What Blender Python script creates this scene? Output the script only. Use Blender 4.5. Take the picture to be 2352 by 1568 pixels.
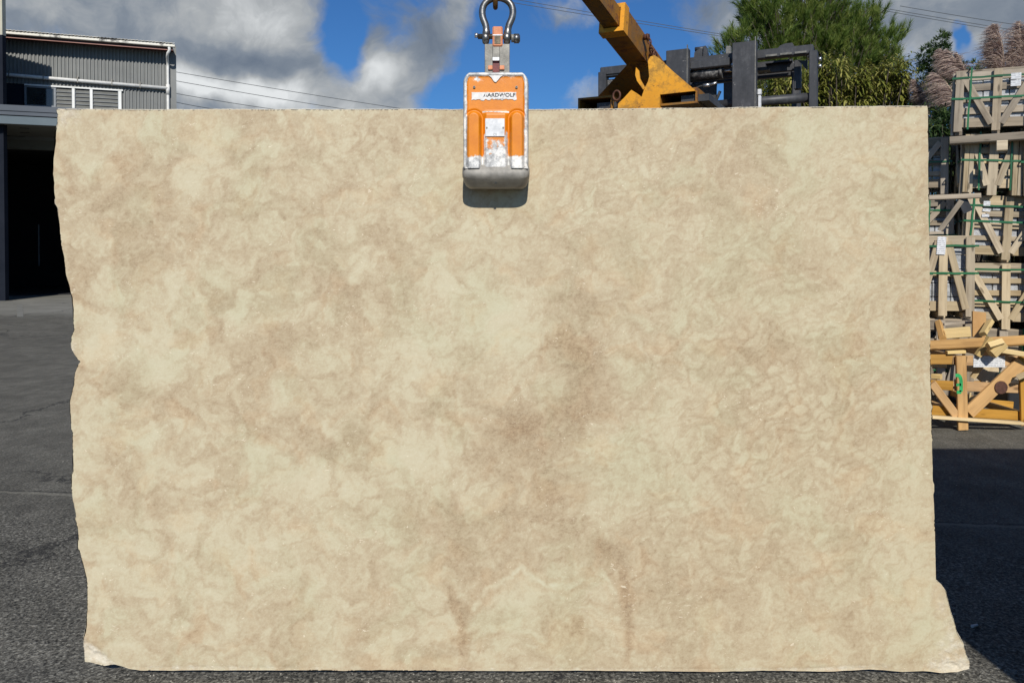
import bpy, bmesh, math, random
import numpy as np
from mathutils import Vector, Matrix, Quaternion, noise as mnoise
random.seed(7); np.random.seed(7)
S = bpy.context.scene
C = S.collection
for o in list(bpy.data.objects): bpy.data.objects.remove(o)
R = math.radians
# ------------------------------------------------------------------ camera
CAMH, PITCH, FPX, SHPX = 1.50, R(1.0), 1764.0, -183.0
cam_d = bpy.data.cameras.new('camera'); cam = bpy.data.objects.new('camera', cam_d); C.objects.link(cam)
cam.location = (0, 0, CAMH); cam.rotation_euler = (R(90) - PITCH, 0, 0)
cam_d.sensor_width = 36; cam_d.lens = 27; cam_d.shift_y = SHPX / 2352
cam_d.clip_start = 0.05; cam_d.clip_end = 3000
S.camera = cam
# ------------------------------------------------------------------ light
SUN_EL, SUN_AZ = R(35.5), R(3.0)          # azimuth: sun behind the camera, a touch to its right
sun_vec = Vector((math.sin(SUN_AZ) * math.cos(SUN_EL), -math.cos(SUN_AZ) * math.cos(SUN_EL), math.sin(SUN_EL)))
sd = bpy.data.lights.new('sun', 'SUN'); sun = bpy.data.objects.new('sun', sd); C.objects.link(sun)
sd.energy = 4.4; sd.angle = R(0.5); sd.color = (1.0, 0.955, 0.88)
sun.rotation_euler = sun_vec.to_track_quat('Z', 'Y').to_euler(); sun.location = (2, -6, 9)
S.cycles.max_bounces = 4; S.cycles.diffuse_bounces = 2; S.cycles.glossy_bounces = 2; S.cycles.transmission_bounces = 2
S.view_settings.view_transform = 'Standard'; S.view_settings.look = 'None'
S.view_settings.exposure = 0.0; S.view_settings.gamma = 1.0; S.view_settings.use_curve_mapping = False

# ------------------------------------------------------------------ node helpers
class NT:
    def __init__(s, tree): s.t = tree; s.n = tree.nodes; s.l = tree.links
    def link(s, a, b): s.l.new(a, b)
    def setin(s, sock, v):
        if isinstance(v, bpy.types.NodeSocket): s.l.new(v, sock)
        elif v is not None:
            try: sock.default_value = v
            except Exception: sock.default_value = (*v, 1.0)
    def math(s, op, a, b=None, c=None, clamp=False):
        n = s.n.new('ShaderNodeMath'); n.operation = op; n.use_clamp = clamp
        s.setin(n.inputs[0], a)
        if b is not None: s.setin(n.inputs[1], b)
        if c is not None: s.setin(n.inputs[2], c)
        return n.outputs[0]
    def vmath(s, op, a, b=None, out=0):
        n = s.n.new('ShaderNodeVectorMath'); n.operation = op
        s.setin(n.inputs[0], a)
        if b is not None:
            if op == 'SCALE': s.setin(n.inputs['Scale'], b)
            else: s.setin(n.inputs[1], b)
        return n.outputs[out]
    def mix(s, f, a, b, mode='MIX'):
        n = s.n.new('ShaderNodeMix'); n.data_type = 'RGBA'; n.blend_type = mode; n.clamp_factor = True
        s.setin(n.inputs[0], f); s.setin(n.inputs[6], a); s.setin(n.inputs[7], b)
        return n.outputs[2]
    def ramp(s, f, stops, interp='LINEAR'):
        n = s.n.new('ShaderNodeValToRGB'); cr = n.color_ramp; cr.interpolation = interp
        while len(cr.elements) < len(stops): cr.elements.new(0.5)
        for e, (p, c) in zip(cr.elements, stops):
            e.position = p; e.color = (*c, 1) if len(c) == 3 else c
        s.setin(n.inputs[0], f); return n.outputs[0]
    def step(s, v, a, b, smooth=True):
        n = s.n.new('ShaderNodeMapRange'); n.interpolation_type = 'SMOOTHSTEP' if smooth else 'LINEAR'; n.clamp = True
        s.setin(n.inputs[0], v); s.setin(n.inputs[1], a); s.setin(n.inputs[2], b)
        return n.outputs[0]
    def noise(s, vec, scale, detail=4, rough=0.55, dist=0.0, out=0, dim='3D', norm=True):
        n = s.n.new('ShaderNodeTexNoise'); n.noise_dimensions = dim
        n.normalize = norm
        s.setin(n.inputs['Vector'], vec)
        n.inputs['Scale'].default_value = scale; n.inputs['Detail'].default_value = detail
        n.inputs['Roughness'].default_value = rough; n.inputs['Distortion'].default_value = dist
        return n.outputs[out]
    def voro(s, vec, scale, feature='F1', out='Distance', rand=1.0):
        n = s.n.new('ShaderNodeTexVoronoi'); n.feature = feature
        s.setin(n.inputs['Vector'], vec); n.inputs['Scale'].default_value = scale
        n.inputs['Randomness'].default_value = rand
        return n.outputs[out]
    def mapping(s, vec, loc=(0,0,0), rot=(0,0,0), scale=(1,1,1)):
        n = s.n.new('ShaderNodeMapping'); s.setin(n.inputs[0], vec)
        n.inputs[1].default_value = loc; n.inputs[2].default_value = rot; n.inputs[3].default_value = scale
        return n.outputs[0]
    def coord(s, which='Object'):
        return s.n.new('ShaderNodeTexCoord').outputs[which]
    def attr(s, name):
        n = s.n.new('ShaderNodeAttribute'); n.attribute_name = name; return n.outputs['Fac']
    def sep(s, vec):
        n = s.n.new('ShaderNodeSeparateXYZ'); s.setin(n.inputs[0], vec); return n.outputs
    def bump(s, h, strength=0.3, dist=0.01):
        n = s.n.new('ShaderNodeBump'); n.inputs['Strength'].default_value = strength
        n.inputs['Distance'].default_value = dist; s.setin(n.inputs['Height'], h); return n.outputs[0]

def newmat(name):
    m = bpy.data.materials.new(name); m.use_nodes = True
    nt = NT(m.node_tree); b = m.node_tree.nodes['Principled BSDF']
    return m, nt, b
def finish(nt, b, col, rough=0.7, metal=0.0, bump=None, spec=None):
    nt.setin(b.inputs['Base Color'], col); nt.setin(b.inputs['Roughness'], rough); nt.setin(b.inputs['Metallic'], metal)
    if bump is not None: nt.link(bump, b.inputs['Normal'])
    if spec is not None: b.inputs['Specular IOR Level'].default_value = spec

# ------------------------------------------------------------------ pixel rays (2352 x 1568 view of the photograph)
def ray(px, py):
    xn = (px - 1176) / FPX; yn = ((784 - py) + SHPX) / FPX
    c, s_ = math.cos(PITCH), math.sin(PITCH)
    return Vector((xn, c + yn * s_, -s_ + yn * c))
def at(px, py, Y):
    d = ray(px, py); k = Y / d.y; return Vector((d.x * k, Y, CAMH + d.z * k))
def Yground(py):
    d = ray(1176, py); return d.y * (-CAMH / d.z)
class Frame:
    def __init__(s, loc, rz): s.loc = Vector(loc); s.rz = rz; s.inv = Matrix.Rotation(-rz, 3, 'Z'); s.m = Matrix.Rotation(rz, 3, 'Z')
    def on(s, px, py, yl=0.0):          # pixel -> local (x, z) on the local plane y = yl
        o = s.inv @ (Vector((0, 0, CAMH)) - s.loc); d = s.inv @ ray(px, py)
        k = (yl - o.y) / d.y; p = o + d * k; return p.x, p.z
def zc(ox, oy, sc):
    return lambda x, y: ((ox + x / sc) / 1.1097, (oy + y / sc) / 1.1097)
Z1 = zc(0, 40, 4.9); Z3 = zc(1120, 0, 7.84); Z4 = zc(1120, 160, 3.92); Z5 = zc(1440, 0, 5.407); Z6 = zc(1780, 0, 5.407)
Z7 = zc(2180, 40, 4.356); Z8 = zc(2340, 340, 4.356); Z9 = zc(2340, 560, 5.226); Z10 = zc(2340, 780, 4.611)
ZS = zc(400, 0, 2.868)

# ------------------------------------------------------------------ world
w = bpy.data.worlds.new('World'); S.world = w; w.use_nodes = True
try: w.cycles.sampling_method = 'MANUAL'; w.cycles.sample_map_resolution = 256
except Exception: pass
wt = NT(w.node_tree); wn = w.node_tree.nodes
bg = wn['Background']
sky = wn.new('ShaderNodeTexSky'); sky.sky_type = 'NISHITA'; sky.sun_disc = False
sky.sun_elevation = SUN_EL; sky.sun_rotation = math.pi - SUN_AZ; sky.altitude = 50
sky.air_density = 1.0; sky.dust_density = 0.25; sky.ozone_density = 2.6
SKY_STR = 0.072
dirv = wt.vmath('NORMALIZE', wt.coord('Generated'))
skyc = wt.mix(1.0, sky.outputs[0], (0.36, 0.72, 1.15, 1), 'MULTIPLY')
w1 = wt.noise(dirv, 3.2, 3, 0.55, out=1)
warp = wt.vmath('SCALE', wt.vmath('SUBTRACT', w1, (0.5, 0.5, 0.5)), 0.16)
w2 = wt.noise(dirv, 14, 3, 0.6, out=1)
warp2 = wt.vmath('SCALE', wt.vmath('SUBTRACT', w2, (0.5, 0.5, 0.5)), 0.045)
dw = wt.vmath('ADD', wt.vmath('ADD', dirv, warp), warp2)
dsoft = wt.vmath('ADD', dirv, wt.vmath('ADD', wt.vmath('SCALE', wt.vmath('SUBTRACT', w1, (0.5,0.5,0.5)), 0.05), warp2))
def blobsum(vec, blobs):
    acc = None
    for (px, py, rx, ry, wgt) in blobs:
        c = ray(px, py).normalized()
        d = wt.vmath('SUBTRACT', vec, tuple(c))
        d = wt.vmath('MULTIPLY', d, (FPX / rx, FPX / rx, FPX / ry))
        d2 = wt.vmath('DOT_PRODUCT', d, d, out=1)
        g = wt.math('EXPONENT', wt.math('MULTIPLY', d2, -1.0))
        g = wt.math('MULTIPLY', g, wgt)
        acc = g if acc is None else wt.math('ADD', acc, g)
    return acc
# where cloud stands (+) and where blue shows (-)
cover = blobsum(dsoft, [
    (330, 60, 330, 150, 1.1), (600, 150, 150, 120, 0.9), (880, 190, 90, 60, 0.7), (960, 110, 90, 120, 0.75),
    (1040, 40, 50, 60, 0.7), (560, 240, 300, 50, 0.6), (1340, 210, 80, 60, 0.85), (1300, 55, 90, 45, 0.75), (1010, 90, 40, 50, .3), (1400, 30, 40, 40, .4),
    (1620, 30, 160, 60, 0.6), (2080, 60, 200, 120, 1.0), (2300, 60, 120, 90, 0.8),
    (790, 60, 55, 80, -1.3), (1130, 130, 60, 150, -1.1), (1230, 150, 80, 70, -1.0), (1010, 225, 55, 34, -1.5), (800, 130, 30, 50, -0.9), (848, 85, 20, 50, 0.8),
    (1500, 110, 70, 50, -0.9), (1480, 40, 50, 40, -0.5), (2203, 92, 11, 70, -1.5), (1400, 120, 60, 40, -0.6)])
base = wt.noise(dw, 2.2, 5, 0.56)
fine = wt.noise(dw, 8, 6, 0.66)
dens = wt.math('ADD', wt.math('MULTIPLY_ADD', wt.math('SUBTRACT', base, 0.47), 2.0, cover), wt.math('MULTIPLY', wt.math('SUBTRACT', fine, 0.5), 2.6))
mask = wt.step(dens, -0.05, 0.95)
lit = blobsum(dsoft, [
    (520, 50, 120, 60, 0.7), (470, 200, 130, 34, 1.7), (620,225,60,20,.6), (700,200,40,25,.4), (870, 160, 65, 34, 1.3), (640,30,60,60,.5), (690, 60, 40, 60, 0.25), (440, 160, 60, 30, 0.5),
    (600, 152, 140, 34, -1.1), (180, 90, 260, 60, -0.3), (960, 130, 60, 80, -0.1), (850, 215, 110, 30, -0.2),
    (1320, 190, 50, 30, 0.35), (2100, 40, 150, 40, -0.35), (2230, 100, 60, 50, 0.25), (2000, 170, 80, 60, 0.2), (1600, 20, 120, 50, -0.25)])
ln = wt.noise(dw, 6.5, 6, 0.62)
lv = wt.math('ADD', wt.math('MULTIPLY', lit, 0.36), wt.math('MULTIPLY_ADD', wt.math('SUBTRACT', ln, 0.5), 1.6, 0.44))
ccol = wt.ramp(lv, [(0.0, (0.125, 0.16, 0.215)), (0.32, (0.235, 0.27, 0.315)), (0.55, (0.42, 0.44, 0.45)), (0.9, (0.80, 0.82, 0.82))])
cloud_k = wt.vmath('SCALE', ccol, 1.0 / SKY_STR)
thick = wt.math('MULTIPLY', mask, 0.965)
wt.link(wt.mix(thick, skyc, cloud_k), bg.inputs['Color'])
bg.inputs['Strength'].default_value = SKY_STR

# ------------------------------------------------------------------ object helpers
def props(o, label=None, cat=None, group=None, kind=None):
    if label: o['label'] = label
    if cat: o['category'] = cat
    if group: o['group'] = group
    if kind: o['kind'] = kind
    return o
def empty(name, loc, rz=0.0, **k):
    o = bpy.data.objects.new(name, None); C.objects.link(o); o.location = loc; o.rotation_euler = (0, 0, rz)
    o.empty_display_size = 0.1
    return props(o, **k)
class MB:
    def __init__(s): s.v = []; s.f = []; s.mi = []; s.sm = []
    def add(s, vs, fs, mi=0, smooth=False):
        k = len(s.v); s.v += [tuple(v) for v in vs]
        for f in fs: s.f.append([i + k for i in f]); s.mi.append(mi); s.sm.append(smooth)
        return s
    def box(s, x0, x1, y0, y1, z0, z1, mi=0, ch=0.0):
        if ch > 0:
            bm = bmesh.new(); bmesh.ops.create_cube(bm, size=1)
            for v in bm.verts: v.co = Vector(((x0+x1)/2 + v.co.x*(x1-x0), (y0+y1)/2 + v.co.y*(y1-y0), (z0+z1)/2 + v.co.z*(z1-z0)))
            bmesh.ops.bevel(bm, geom=bm.edges[:], offset=ch, segments=1, affect='EDGES')
            bm.verts.index_update()
            s.add([v.co for v in bm.verts], [[v.index for v in f.verts] for f in bm.faces], mi); bm.free(); return s
        vs = [(x0,y0,z0),(x1,y0,z0),(x1,y1,z0),(x0,y1,z0),(x0,y0,z1),(x1,y0,z1),(x1,y1,z1),(x0,y1,z1)]
        return s.add(vs, [(0,3,2,1),(4,5,6,7),(0,1,5,4),(1,2,6,5),(2,3,7,6),(3,0,4,7)], mi)
    def beam(s, p0, p1, w, h, up=(0,0,1), mi=0, ext=0):
        p0 = Vector(p0); p1 = Vector(p1); d = (p1-p0).normalized(); side = d.cross(Vector(up)).normalized(); u = side.cross(d)
        vs = []
        for p in (p0, p1):
            for a, b in ((-1,-1),(1,-1),(1,1),(-1,1)): vs.append(p + side*a*w/2 + u*b*h/2)
        return s.add(vs, [(0,1,2,3),(7,6,5,4),(0,4,5,1),(1,5,6,2),(2,6,7,3),(3,7,4,0)], mi)
    def prism(s, pts, y0, y1, mi=0):     # polygon in xz, extruded in y
        n = len(pts); vs = [(x, y0, z) for x, z in pts] + [(x, y1, z) for x, z in pts]
        fs = [list(range(n)), list(range(2*n-1, n-1, -1))] + [(i, i+n, (i+1)%n+n, (i+1)%n) for i in range(n)]
        return s.add(vs, fs, mi)
    def tube(s, pts, r, seg=10, mi=0, closed=False, cap=True, smooth=True):
        pts = [Vector(p) for p in pts]; n = len(pts)
        rs = r if isinstance(r, (list, tuple)) else [r]*n
        prev = None; vs = []
        for i, p in enumerate(pts):
            if closed: t = (pts[(i+1)%n] - pts[i-1]).normalized()
            else: t = (pts[min(i+1,n-1)] - pts[max(i-1,0)]).normalized()
            if prev is None:
                a = Vector((0,0,1)) if abs(t.z) < 0.9 else Vector((1,0,0)); u = t.cross(a).normalized()
            else: u = (prev - t*prev.dot(t)).normalized()
            prev = u; v = t.cross(u)
            for k in range(seg):
                a = 2*math.pi*k/seg; vs.append(p + (u*math.cos(a) + v*math.sin(a))*rs[i])
        fs = []
        for i in range(n if closed else n-1):
            for k in range(seg):
                a = i*seg+k; b = i*seg+(k+1)%seg; c = ((i+1)%n)*seg+(k+1)%seg; d = ((i+1)%n)*seg+k
                fs.append((a,b,c,d))
        s.add(vs, fs, mi, smooth)
        if cap and not closed:
            k = len(s.v) - len(vs)
            s.f.append([k+i for i in range(seg)][::-1]); s.mi.append(mi); s.sm.append(False)
            s.f.append([k+(n-1)*seg+i for i in range(seg)]); s.mi.append(mi); s.sm.append(False)
        return s
    def build(s, name, mats, parent=None, loc=None, fixn=True, **k):
        me = bpy.data.meshes.new(name); me.from_pydata(s.v, [], s.f)
        mats = mats if isinstance(mats, (list, tuple)) else [mats]
        for m in mats: me.materials.append(m)
        me.polygons.foreach_set('material_index', s.mi); me.polygons.foreach_set('use_smooth', s.sm)
        if fixn:
            bm = bmesh.new(); bm.from_mesh(me); bmesh.ops.recalc_face_normals(bm, faces=bm.faces[:]); bm.to_mesh(me); bm.free()
        me.update()
        o = bpy.data.objects.new(name, me); C.objects.link(o)
        if parent: o.parent = parent
        if loc: o.location = loc
        return props(o, **k)
def fastmesh(name, V, F, mat, parent=None, attrs=None, smooth=False, **k):
    me = bpy.data.meshes.new(name); V = np.asarray(V, np.float32); F = np.asarray(F, np.int32); m = F.shape[1]
    me.vertices.add(len(V)); me.vertices.foreach_set('co', V.ravel())
    me.loops.add(F.size); me.loops.foreach_set('vertex_index', F.ravel())
    me.polygons.add(len(F)); me.polygons.foreach_set('loop_start', np.arange(0, F.size, m, dtype=np.int32))
    me.polygons.foreach_set('loop_total', np.full(len(F), m, np.int32))
    me.update(calc_edges=True)
    if smooth: me.polygons.foreach_set('use_smooth', np.ones(len(F), bool))
    for an, av in (attrs or {}).items():
        a = me.attributes.new(an, 'FLOAT', 'POINT'); a.data.foreach_set('value', np.asarray(av, np.float32))
    me.materials.append(mat); me.validate()
    o = bpy.data.objects.new(name, me); C.objects.link(o)
    if parent: o.parent = parent
    return props(o, **k)
_board = {}
def board(parent, p0, p1, width, thick, normal, mat, name, **k):
    """plank from p0 to p1, width across, thickness along normal; mesh shared between alike pieces"""
    p0 = Vector(p0); p1 = Vector(p1); L = (p1-p0).length; x = (p1-p0).normalized(); n = Vector(normal)
    n = (n - x*n.dot(x)).normalized(); y = n.cross(x)
    L = round(L, 2); key = (L, round(width, 3), round(thick, 3), mat.name)
    if key not in _board:
        c = min(thick, width) * 0.12; m = MB()
        a, b = width/2, thick/2
        prof = [(-a+c,-b),(a-c,-b),(a,-b+c),(a,b-c),(a-c,b),(-a+c,b),(-a,b-c),(-a,-b+c)]
        vs = [(-L/2, q, r) for q, r in prof] + [(L/2, q, r) for q, r in prof]
        m.add(vs, [list(range(8)), list(range(15,7,-1))] + [(i, (i+1)%8, (i+1)%8+8, i+8) for i in range(8)])
        o = m.build(name, mat); _board[key] = o.data
    else:
        o = bpy.data.objects.new(name, _board[key]); C.objects.link(o)
    M = Matrix((x, y, n)).transposed().to_4x4(); M.translation = (p0+p1)/2
    o.matrix_local = M
    if parent: o.parent = parent; o.matrix_local = M
    return props(o, **k)
def text_mesh(txt, size, mat, parent, M, name='lettering', extrude=0.0004, bold=0.0):
    cu = bpy.data.curves.new('t', 'FONT'); cu.body = txt; cu.size = size; cu.extrude = extrude; cu.align_x = 'CENTER'; cu.align_y = 'CENTER'
    cu.offset = bold
    to = bpy.data.objects.new('t', cu); C.objects.link(to)
    dg = bpy.context.evaluated_depsgraph_get(); me = bpy.data.meshes.new_from_object(to.evaluated_get(dg))
    bpy.data.objects.remove(to); me.materials.clear(); me.materials.append(mat)
    o = bpy.data.objects.new(name, me); C.objects.link(o)
    if parent: o.parent = parent
    o.matrix_local = M
    return o

# ------------------------------------------------------------------ materials
def mat_stone():
    m, n, b = newmat('beige limestone'); P = n.coord('Object')
    f = n.attr('tone'); green = n.attr('green'); pink = n.attr('pink'); frac = n.attr('frac'); rim = n.attr('rim')
    sp = n.noise(P, 190, 3, 0.8); sp2 = n.noise(n.mapping(P, scale=(1, 1, 1.5)), 62, 3, 0.75)
    dark = n.step(f, 0.66, 0.22)
    amp = n.math('MULTIPLY_ADD', dark, 0.42, 0.24)
    f = n.math('ADD', f, n.math('MULTIPLY', n.math('MULTIPLY', n.math('SUBTRACT', sp2, 0.5), amp), 1.15))
    f = n.math('ADD', f, n.math('MULTIPLY', n.math('MULTIPLY', n.math('SUBTRACT', sp, 0.5), amp), 0.95))
    col = n.ramp(n.math('MULTIPLY', f, 0.95), [(0.0, (0.238, 0.170, 0.102)), (0.20, (0.342, 0.254, 0.158)), (0.40, (0.430, 0.336, 0.217)),
                     (0.58, (0.492, 0.406, 0.270)), (0.74, (0.542, 0.473, 0.323)), (0.95, (0.588, 0.533, 0.382))])
    col = n.mix(green, col, n.mix(1.0, col, (0.962, 1.0, 0.985, 1), 'MULTIPLY'))
    col = n.mix(pink, col, n.mix(1.0, col, (1.03, 0.982, 0.95, 1), 'MULTIPLY'))
    fl = n.noise(n.mapping(P, rot=(0, R(-40), 0), scale=(1, 1, 2.0)), 60, 3, 0.6, 1.2)
    clus = n.noise(P, 6.5, 2, 0.6)
    thr = n.step(n.math('MULTIPLY_ADD', clus, 0.30, fl), 0.845, 0.875)
    col = n.mix(n.math('MULTIPLY', thr, 0.75), col, (0.74, 0.66, 0.50, 1))
    fn = n.noise(P, 34, 4, 0.7)
    fr = n.step(n.math('ADD', frac, n.math('MULTIPLY', n.math('SUBTRACT', fn, 0.5), 1.3)), 0.15, 0.95)
    col = n.mix(n.math('MULTIPLY', fr, 0.72), col, n.ramp(fn, [(0.25, (0.55, 0.48, 0.36)), (0.75, (0.74, 0.70, 0.60))]))
    col = n.mix(n.math('MULTIPLY', rim, 0.75), col, (0.72, 0.66, 0.53, 1))
    h = n.math('MULTIPLY', fn, n.math('MULTIPLY_ADD', fr, 3.0, 0.10))
    finish(n, b, col, n.math('MULTIPLY_ADD', sp, 0.16, 0.52), bump=n.bump(h, 0.30, 0.004), spec=0.30)
    return m
def mat_asphalt():
    m, n, b = newmat('worn asphalt'); P = n.coord('Object'); x, y, z = n.sep(P)
    wob = n.math('MULTIPLY', n.math('SUBTRACT', n.noise(P, 1.3, 5, 0.65), 0.5), 0.30)
    yy = n.math('ADD', y, wob)
    slant = n.math('MULTIPLY_ADD', x, 0.10, yy)
    near = n.step(slant, 4.2, 3.8)                       # coarse newer patch close to the camera
    far = n.step(n.math('MULTIPLY_ADD', n.noise(P, 0.8, 4), 3.0, y), 17.5, 20.0)
    near = n.math('MULTIPLY_ADD', near, 0.45, n.math('MULTIPLY', n.step(y, 11.0, 3.5), 0.55))
    chip = n.noise(P, 74, 3, 0.6, 0.8)
    cv = n.step(chip, 0.32, 0.68, False)
    grit = n.noise(P, 90, 5, 0.75); mot = n.noise(P, 2.3, 7, 0.65); mot2 = n.noise(n.mapping(P, scale=(1, 0.55, 1)), 9, 6, 0.7)
    big = n.noise(P, 0.35, 4, 0.6)
    f = n.math('MULTIPLY_ADD', n.math('SUBTRACT', grit, 0.5), 1.0, 0.5)
    f = n.math('ADD', f, n.math('MULTIPLY', n.math('SUBTRACT', mot, 0.5), 0.7))
    f = n.math('ADD', f, n.math('MULTIPLY', n.math('SUBTRACT', mot2, 0.5), 0.7))
    f = n.math('ADD', f, n.math('MULTIPLY', n.math('SUBTRACT', big, 0.5), 0.5))
    col = n.ramp(f, [(0.1, (0.052, 0.048, 0.039)), (0.5, (0.112, 0.105, 0.086)), (0.9, (0.200, 0.188, 0.155))])
    colc = n.ramp(n.math('MULTIPLY_ADD', n.math('SUBTRACT', f, 0.5), 0.9, cv), [(0.0, (0.022, 0.021, 0.018)), (0.42, (0.088, 0.083, 0.069)), (0.75, (0.175, 0.165, 0.138)), (1.0, (0.30, 0.285, 0.24))])
    col = n.mix(near, col, colc)
    conc = n.ramp(n.noise(P, 1.2, 6, 0.7), [(0.3, (0.165, 0.16, 0.135)), (0.7, (0.27, 0.26, 0.225))])
    col = n.mix(n.math('MULTIPLY', far, 0.8), col, conc)
    # cracks
    cr = n.voro(n.vmath('ADD', P, n.vmath('SCALE', n.vmath('SUBTRACT', n.noise(P, 1.6, 8, 0.75, out=1), (0.5,0.5,0.5)), 0.9)), 0.33, 'DISTANCE_TO_EDGE')
    crk = n.math('MULTIPLY', n.step(cr, 0.0085, 0.002), n.step(n.noise(P, 0.7, 2), 0.42, 0.54))
    joint = n.step(n.math('ABSOLUTE', n.math('SUBTRACT', n.math('MULTIPLY_ADD', x, 0.10, n.math('MULTIPLY_ADD', n.math('SUBTRACT', n.noise(P, 6, 7, 0.8), 0.5), 0.10, y)), 4.42)), 0.011, 0.003)
    lightj = n.step(n.math('ABSOLUTE', n.math('SUBTRACT', n.math('MULTIPLY_ADD', x, 0.10, n.math('MULTIPLY_ADD', n.math('SUBTRACT', n.noise(P, 5, 7, 0.8), 0.5), 0.14, y)), 4.39)), 0.03, 0.008)
    col = n.mix(n.math('MULTIPLY', lightj, 0.5), col, (0.24, 0.225, 0.18, 1))
    col = n.mix(n.math('MULTIPLY', n.math('MAXIMUM', crk, joint), 0.8), col, (0.022, 0.021, 0.02, 1))
    st = n.step(n.noise(n.mapping(P, scale=(1, 1.5, 1)), 0.9, 5, 0.7), 0.60, 0.72)
    col = n.mix(n.math('MULTIPLY', st, 0.35), col, (0.05, 0.049, 0.046, 1))
    h = n.math('MULTIPLY', chip, n.math('MULTIPLY_ADD', near, 1.6, 0.5))
    finish(n, b, col, 0.9, bump=n.bump(h, 0.6, 0.006), spec=0.2)
    return m
def mat_simple(name, c0, c1, scale=8, rough=0.7, metal=0.0, bump=0.15, detail=6, stops=(0.3, 0.7), rnd=0.0, bscale=None, bd=0.003, spec=None):
    m, n, b = newmat(name); P = n.coord('Object')
    f = n.noise(P, scale, detail, 0.65)
    col = n.ramp(f, [(stops[0], c0), (stops[1], c1)])
    if rnd:
        oi = n.n.new('ShaderNodeObjectInfo').outputs['Random']
        col = n.vmath('MULTIPLY', col, n.math('MULTIPLY_ADD', n.math('SUBTRACT', oi, 0.5), rnd, 1.0))
    finish(n, b, col, rough, metal, n.bump(n.noise(P, bscale or scale*5, 5, 0.7), bump, bd) if bump else None, spec)
    return m
def mat_wood(name, base, dark, rnd=0.35, knots=True):
    m, n, b = newmat(name)
    oi = n.n.new('ShaderNodeObjectInfo').outputs['Random']
    P = n.vmath('ADD', n.coord('Object'), n.vmath('SCALE', (13.0, 7.0, 5.0), oi))
    gr = n.noise(n.mapping(P, scale=(2.0, 34, 34)), 1.0, 6, 0.6, 0.35)
    blot = n.noise(n.mapping(P, scale=(2.2, 6, 6)), 1.0, 5, 0.6)
    f = n.math('ADD', n.math('MULTIPLY', gr, 0.65), n.math('MULTIPLY', blot, 0.5))
    col = n.ramp(f, [(0.36, dark), (0.56, base), (0.78, tuple(min(1, c*1.28) for c in base))])
    if knots:
        kn = n.voro(n.mapping(P, scale=(3.1, 11, 11)), 1.0, 'F1')
        col = n.mix(n.math('MULTIPLY', n.step(kn, 0.16, 0.07), 0.7), col, tuple(c*0.35 for c in dark) + (1,))
    st = n.step(n.noise(n.mapping(P, scale=(1.5, 5, 5), loc=(3,3,3)), 1.5, 4), 0.55, 0.7)
    col = n.mix(n.math('MULTIPLY', st, 0.25), col, tuple(c*0.55 for c in dark) + (1,))
    r2 = n.math('FRACT', n.math('MULTIPLY', oi, 17.3))
    col = n.vmath('MULTIPLY', col, n.math('MULTIPLY_ADD', n.math('SUBTRACT', oi, 0.5), rnd, 1.0))
    hs = n.n.new('ShaderNodeHueSaturation'); n.setin(hs.inputs['Color'], col); n.setin(hs.inputs['Saturation'], n.math('MULTIPLY_ADD', r2, 0.30, 0.85))
    finish(n, b, hs.outputs[0], 0.8, bump=n.bump(gr, 0.35, 0.003), spec=0.25)
    return m
def mat_worn_orange():
    m, n, b = newmat('chipped orange paint'); P = n.coord('Object')
    wear = n.attr('wear')
    nz = n.noise(P, 26, 9, 0.72); nb = n.noise(P, 9, 4, 0.6); nf = n.noise(P, 120, 5, 0.7)
    a = n.math('ADD', n.math('MULTIPLY', nz, 0.75), n.math('MULTIPLY', nb, 0.45))
    a = n.math('ADD', a, n.math('MULTIPLY', n.math('SUBTRACT', nf, 0.5), 0.22))
    a = n.math('ADD', a, n.math('MULTIPLY_ADD', wear, 0.78, 0.048))
    off = n.step(a, 0.83, 0.875, False)
    metal = n.ramp(n.noise(P, 60, 6, 0.75), [(0.3, (0.22, 0.22, 0.22)), (0.5, (0.50, 0.50, 0.49)), (0.62, (0.78, 0.77, 0.74))])
    dust = n.step(n.noise(P, 17, 6, 0.7), 0.5, 0.62)
    metal = n.mix(dust, metal, (0.80, 0.77, 0.72, 1))
    orange = n.ramp(n.noise(P, 14, 6, 0.7), [(0.25, (0.58, 0.165, 0.003)), (0.6, (0.72, 0.228, 0.002)), (0.85, (0.80, 0.30, 0.02))])
    prim = n.step(n.math('ADD', a, n.math('MULTIPLY', n.math('SUBTRACT', n.noise(P, 45, 4), 0.5), 0.15)), 0.78, 0.84)
    orange = n.mix(n.math('MULTIPLY', prim, 0.6), orange, (0.80, 0.42, 0.22, 1))
    col = n.mix(off, orange, metal)
    finish(n, b, col, n.math('MULTIPLY_ADD', off, 0.2, 0.42), n.math('MULTIPLY', off, 0.25), n.bump(n.math('ADD', n.math('MULTIPLY', off, -1.0), n.math('MULTIPLY', nf, 0.4)), 0.4, 0.0015))
    return m
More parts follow.
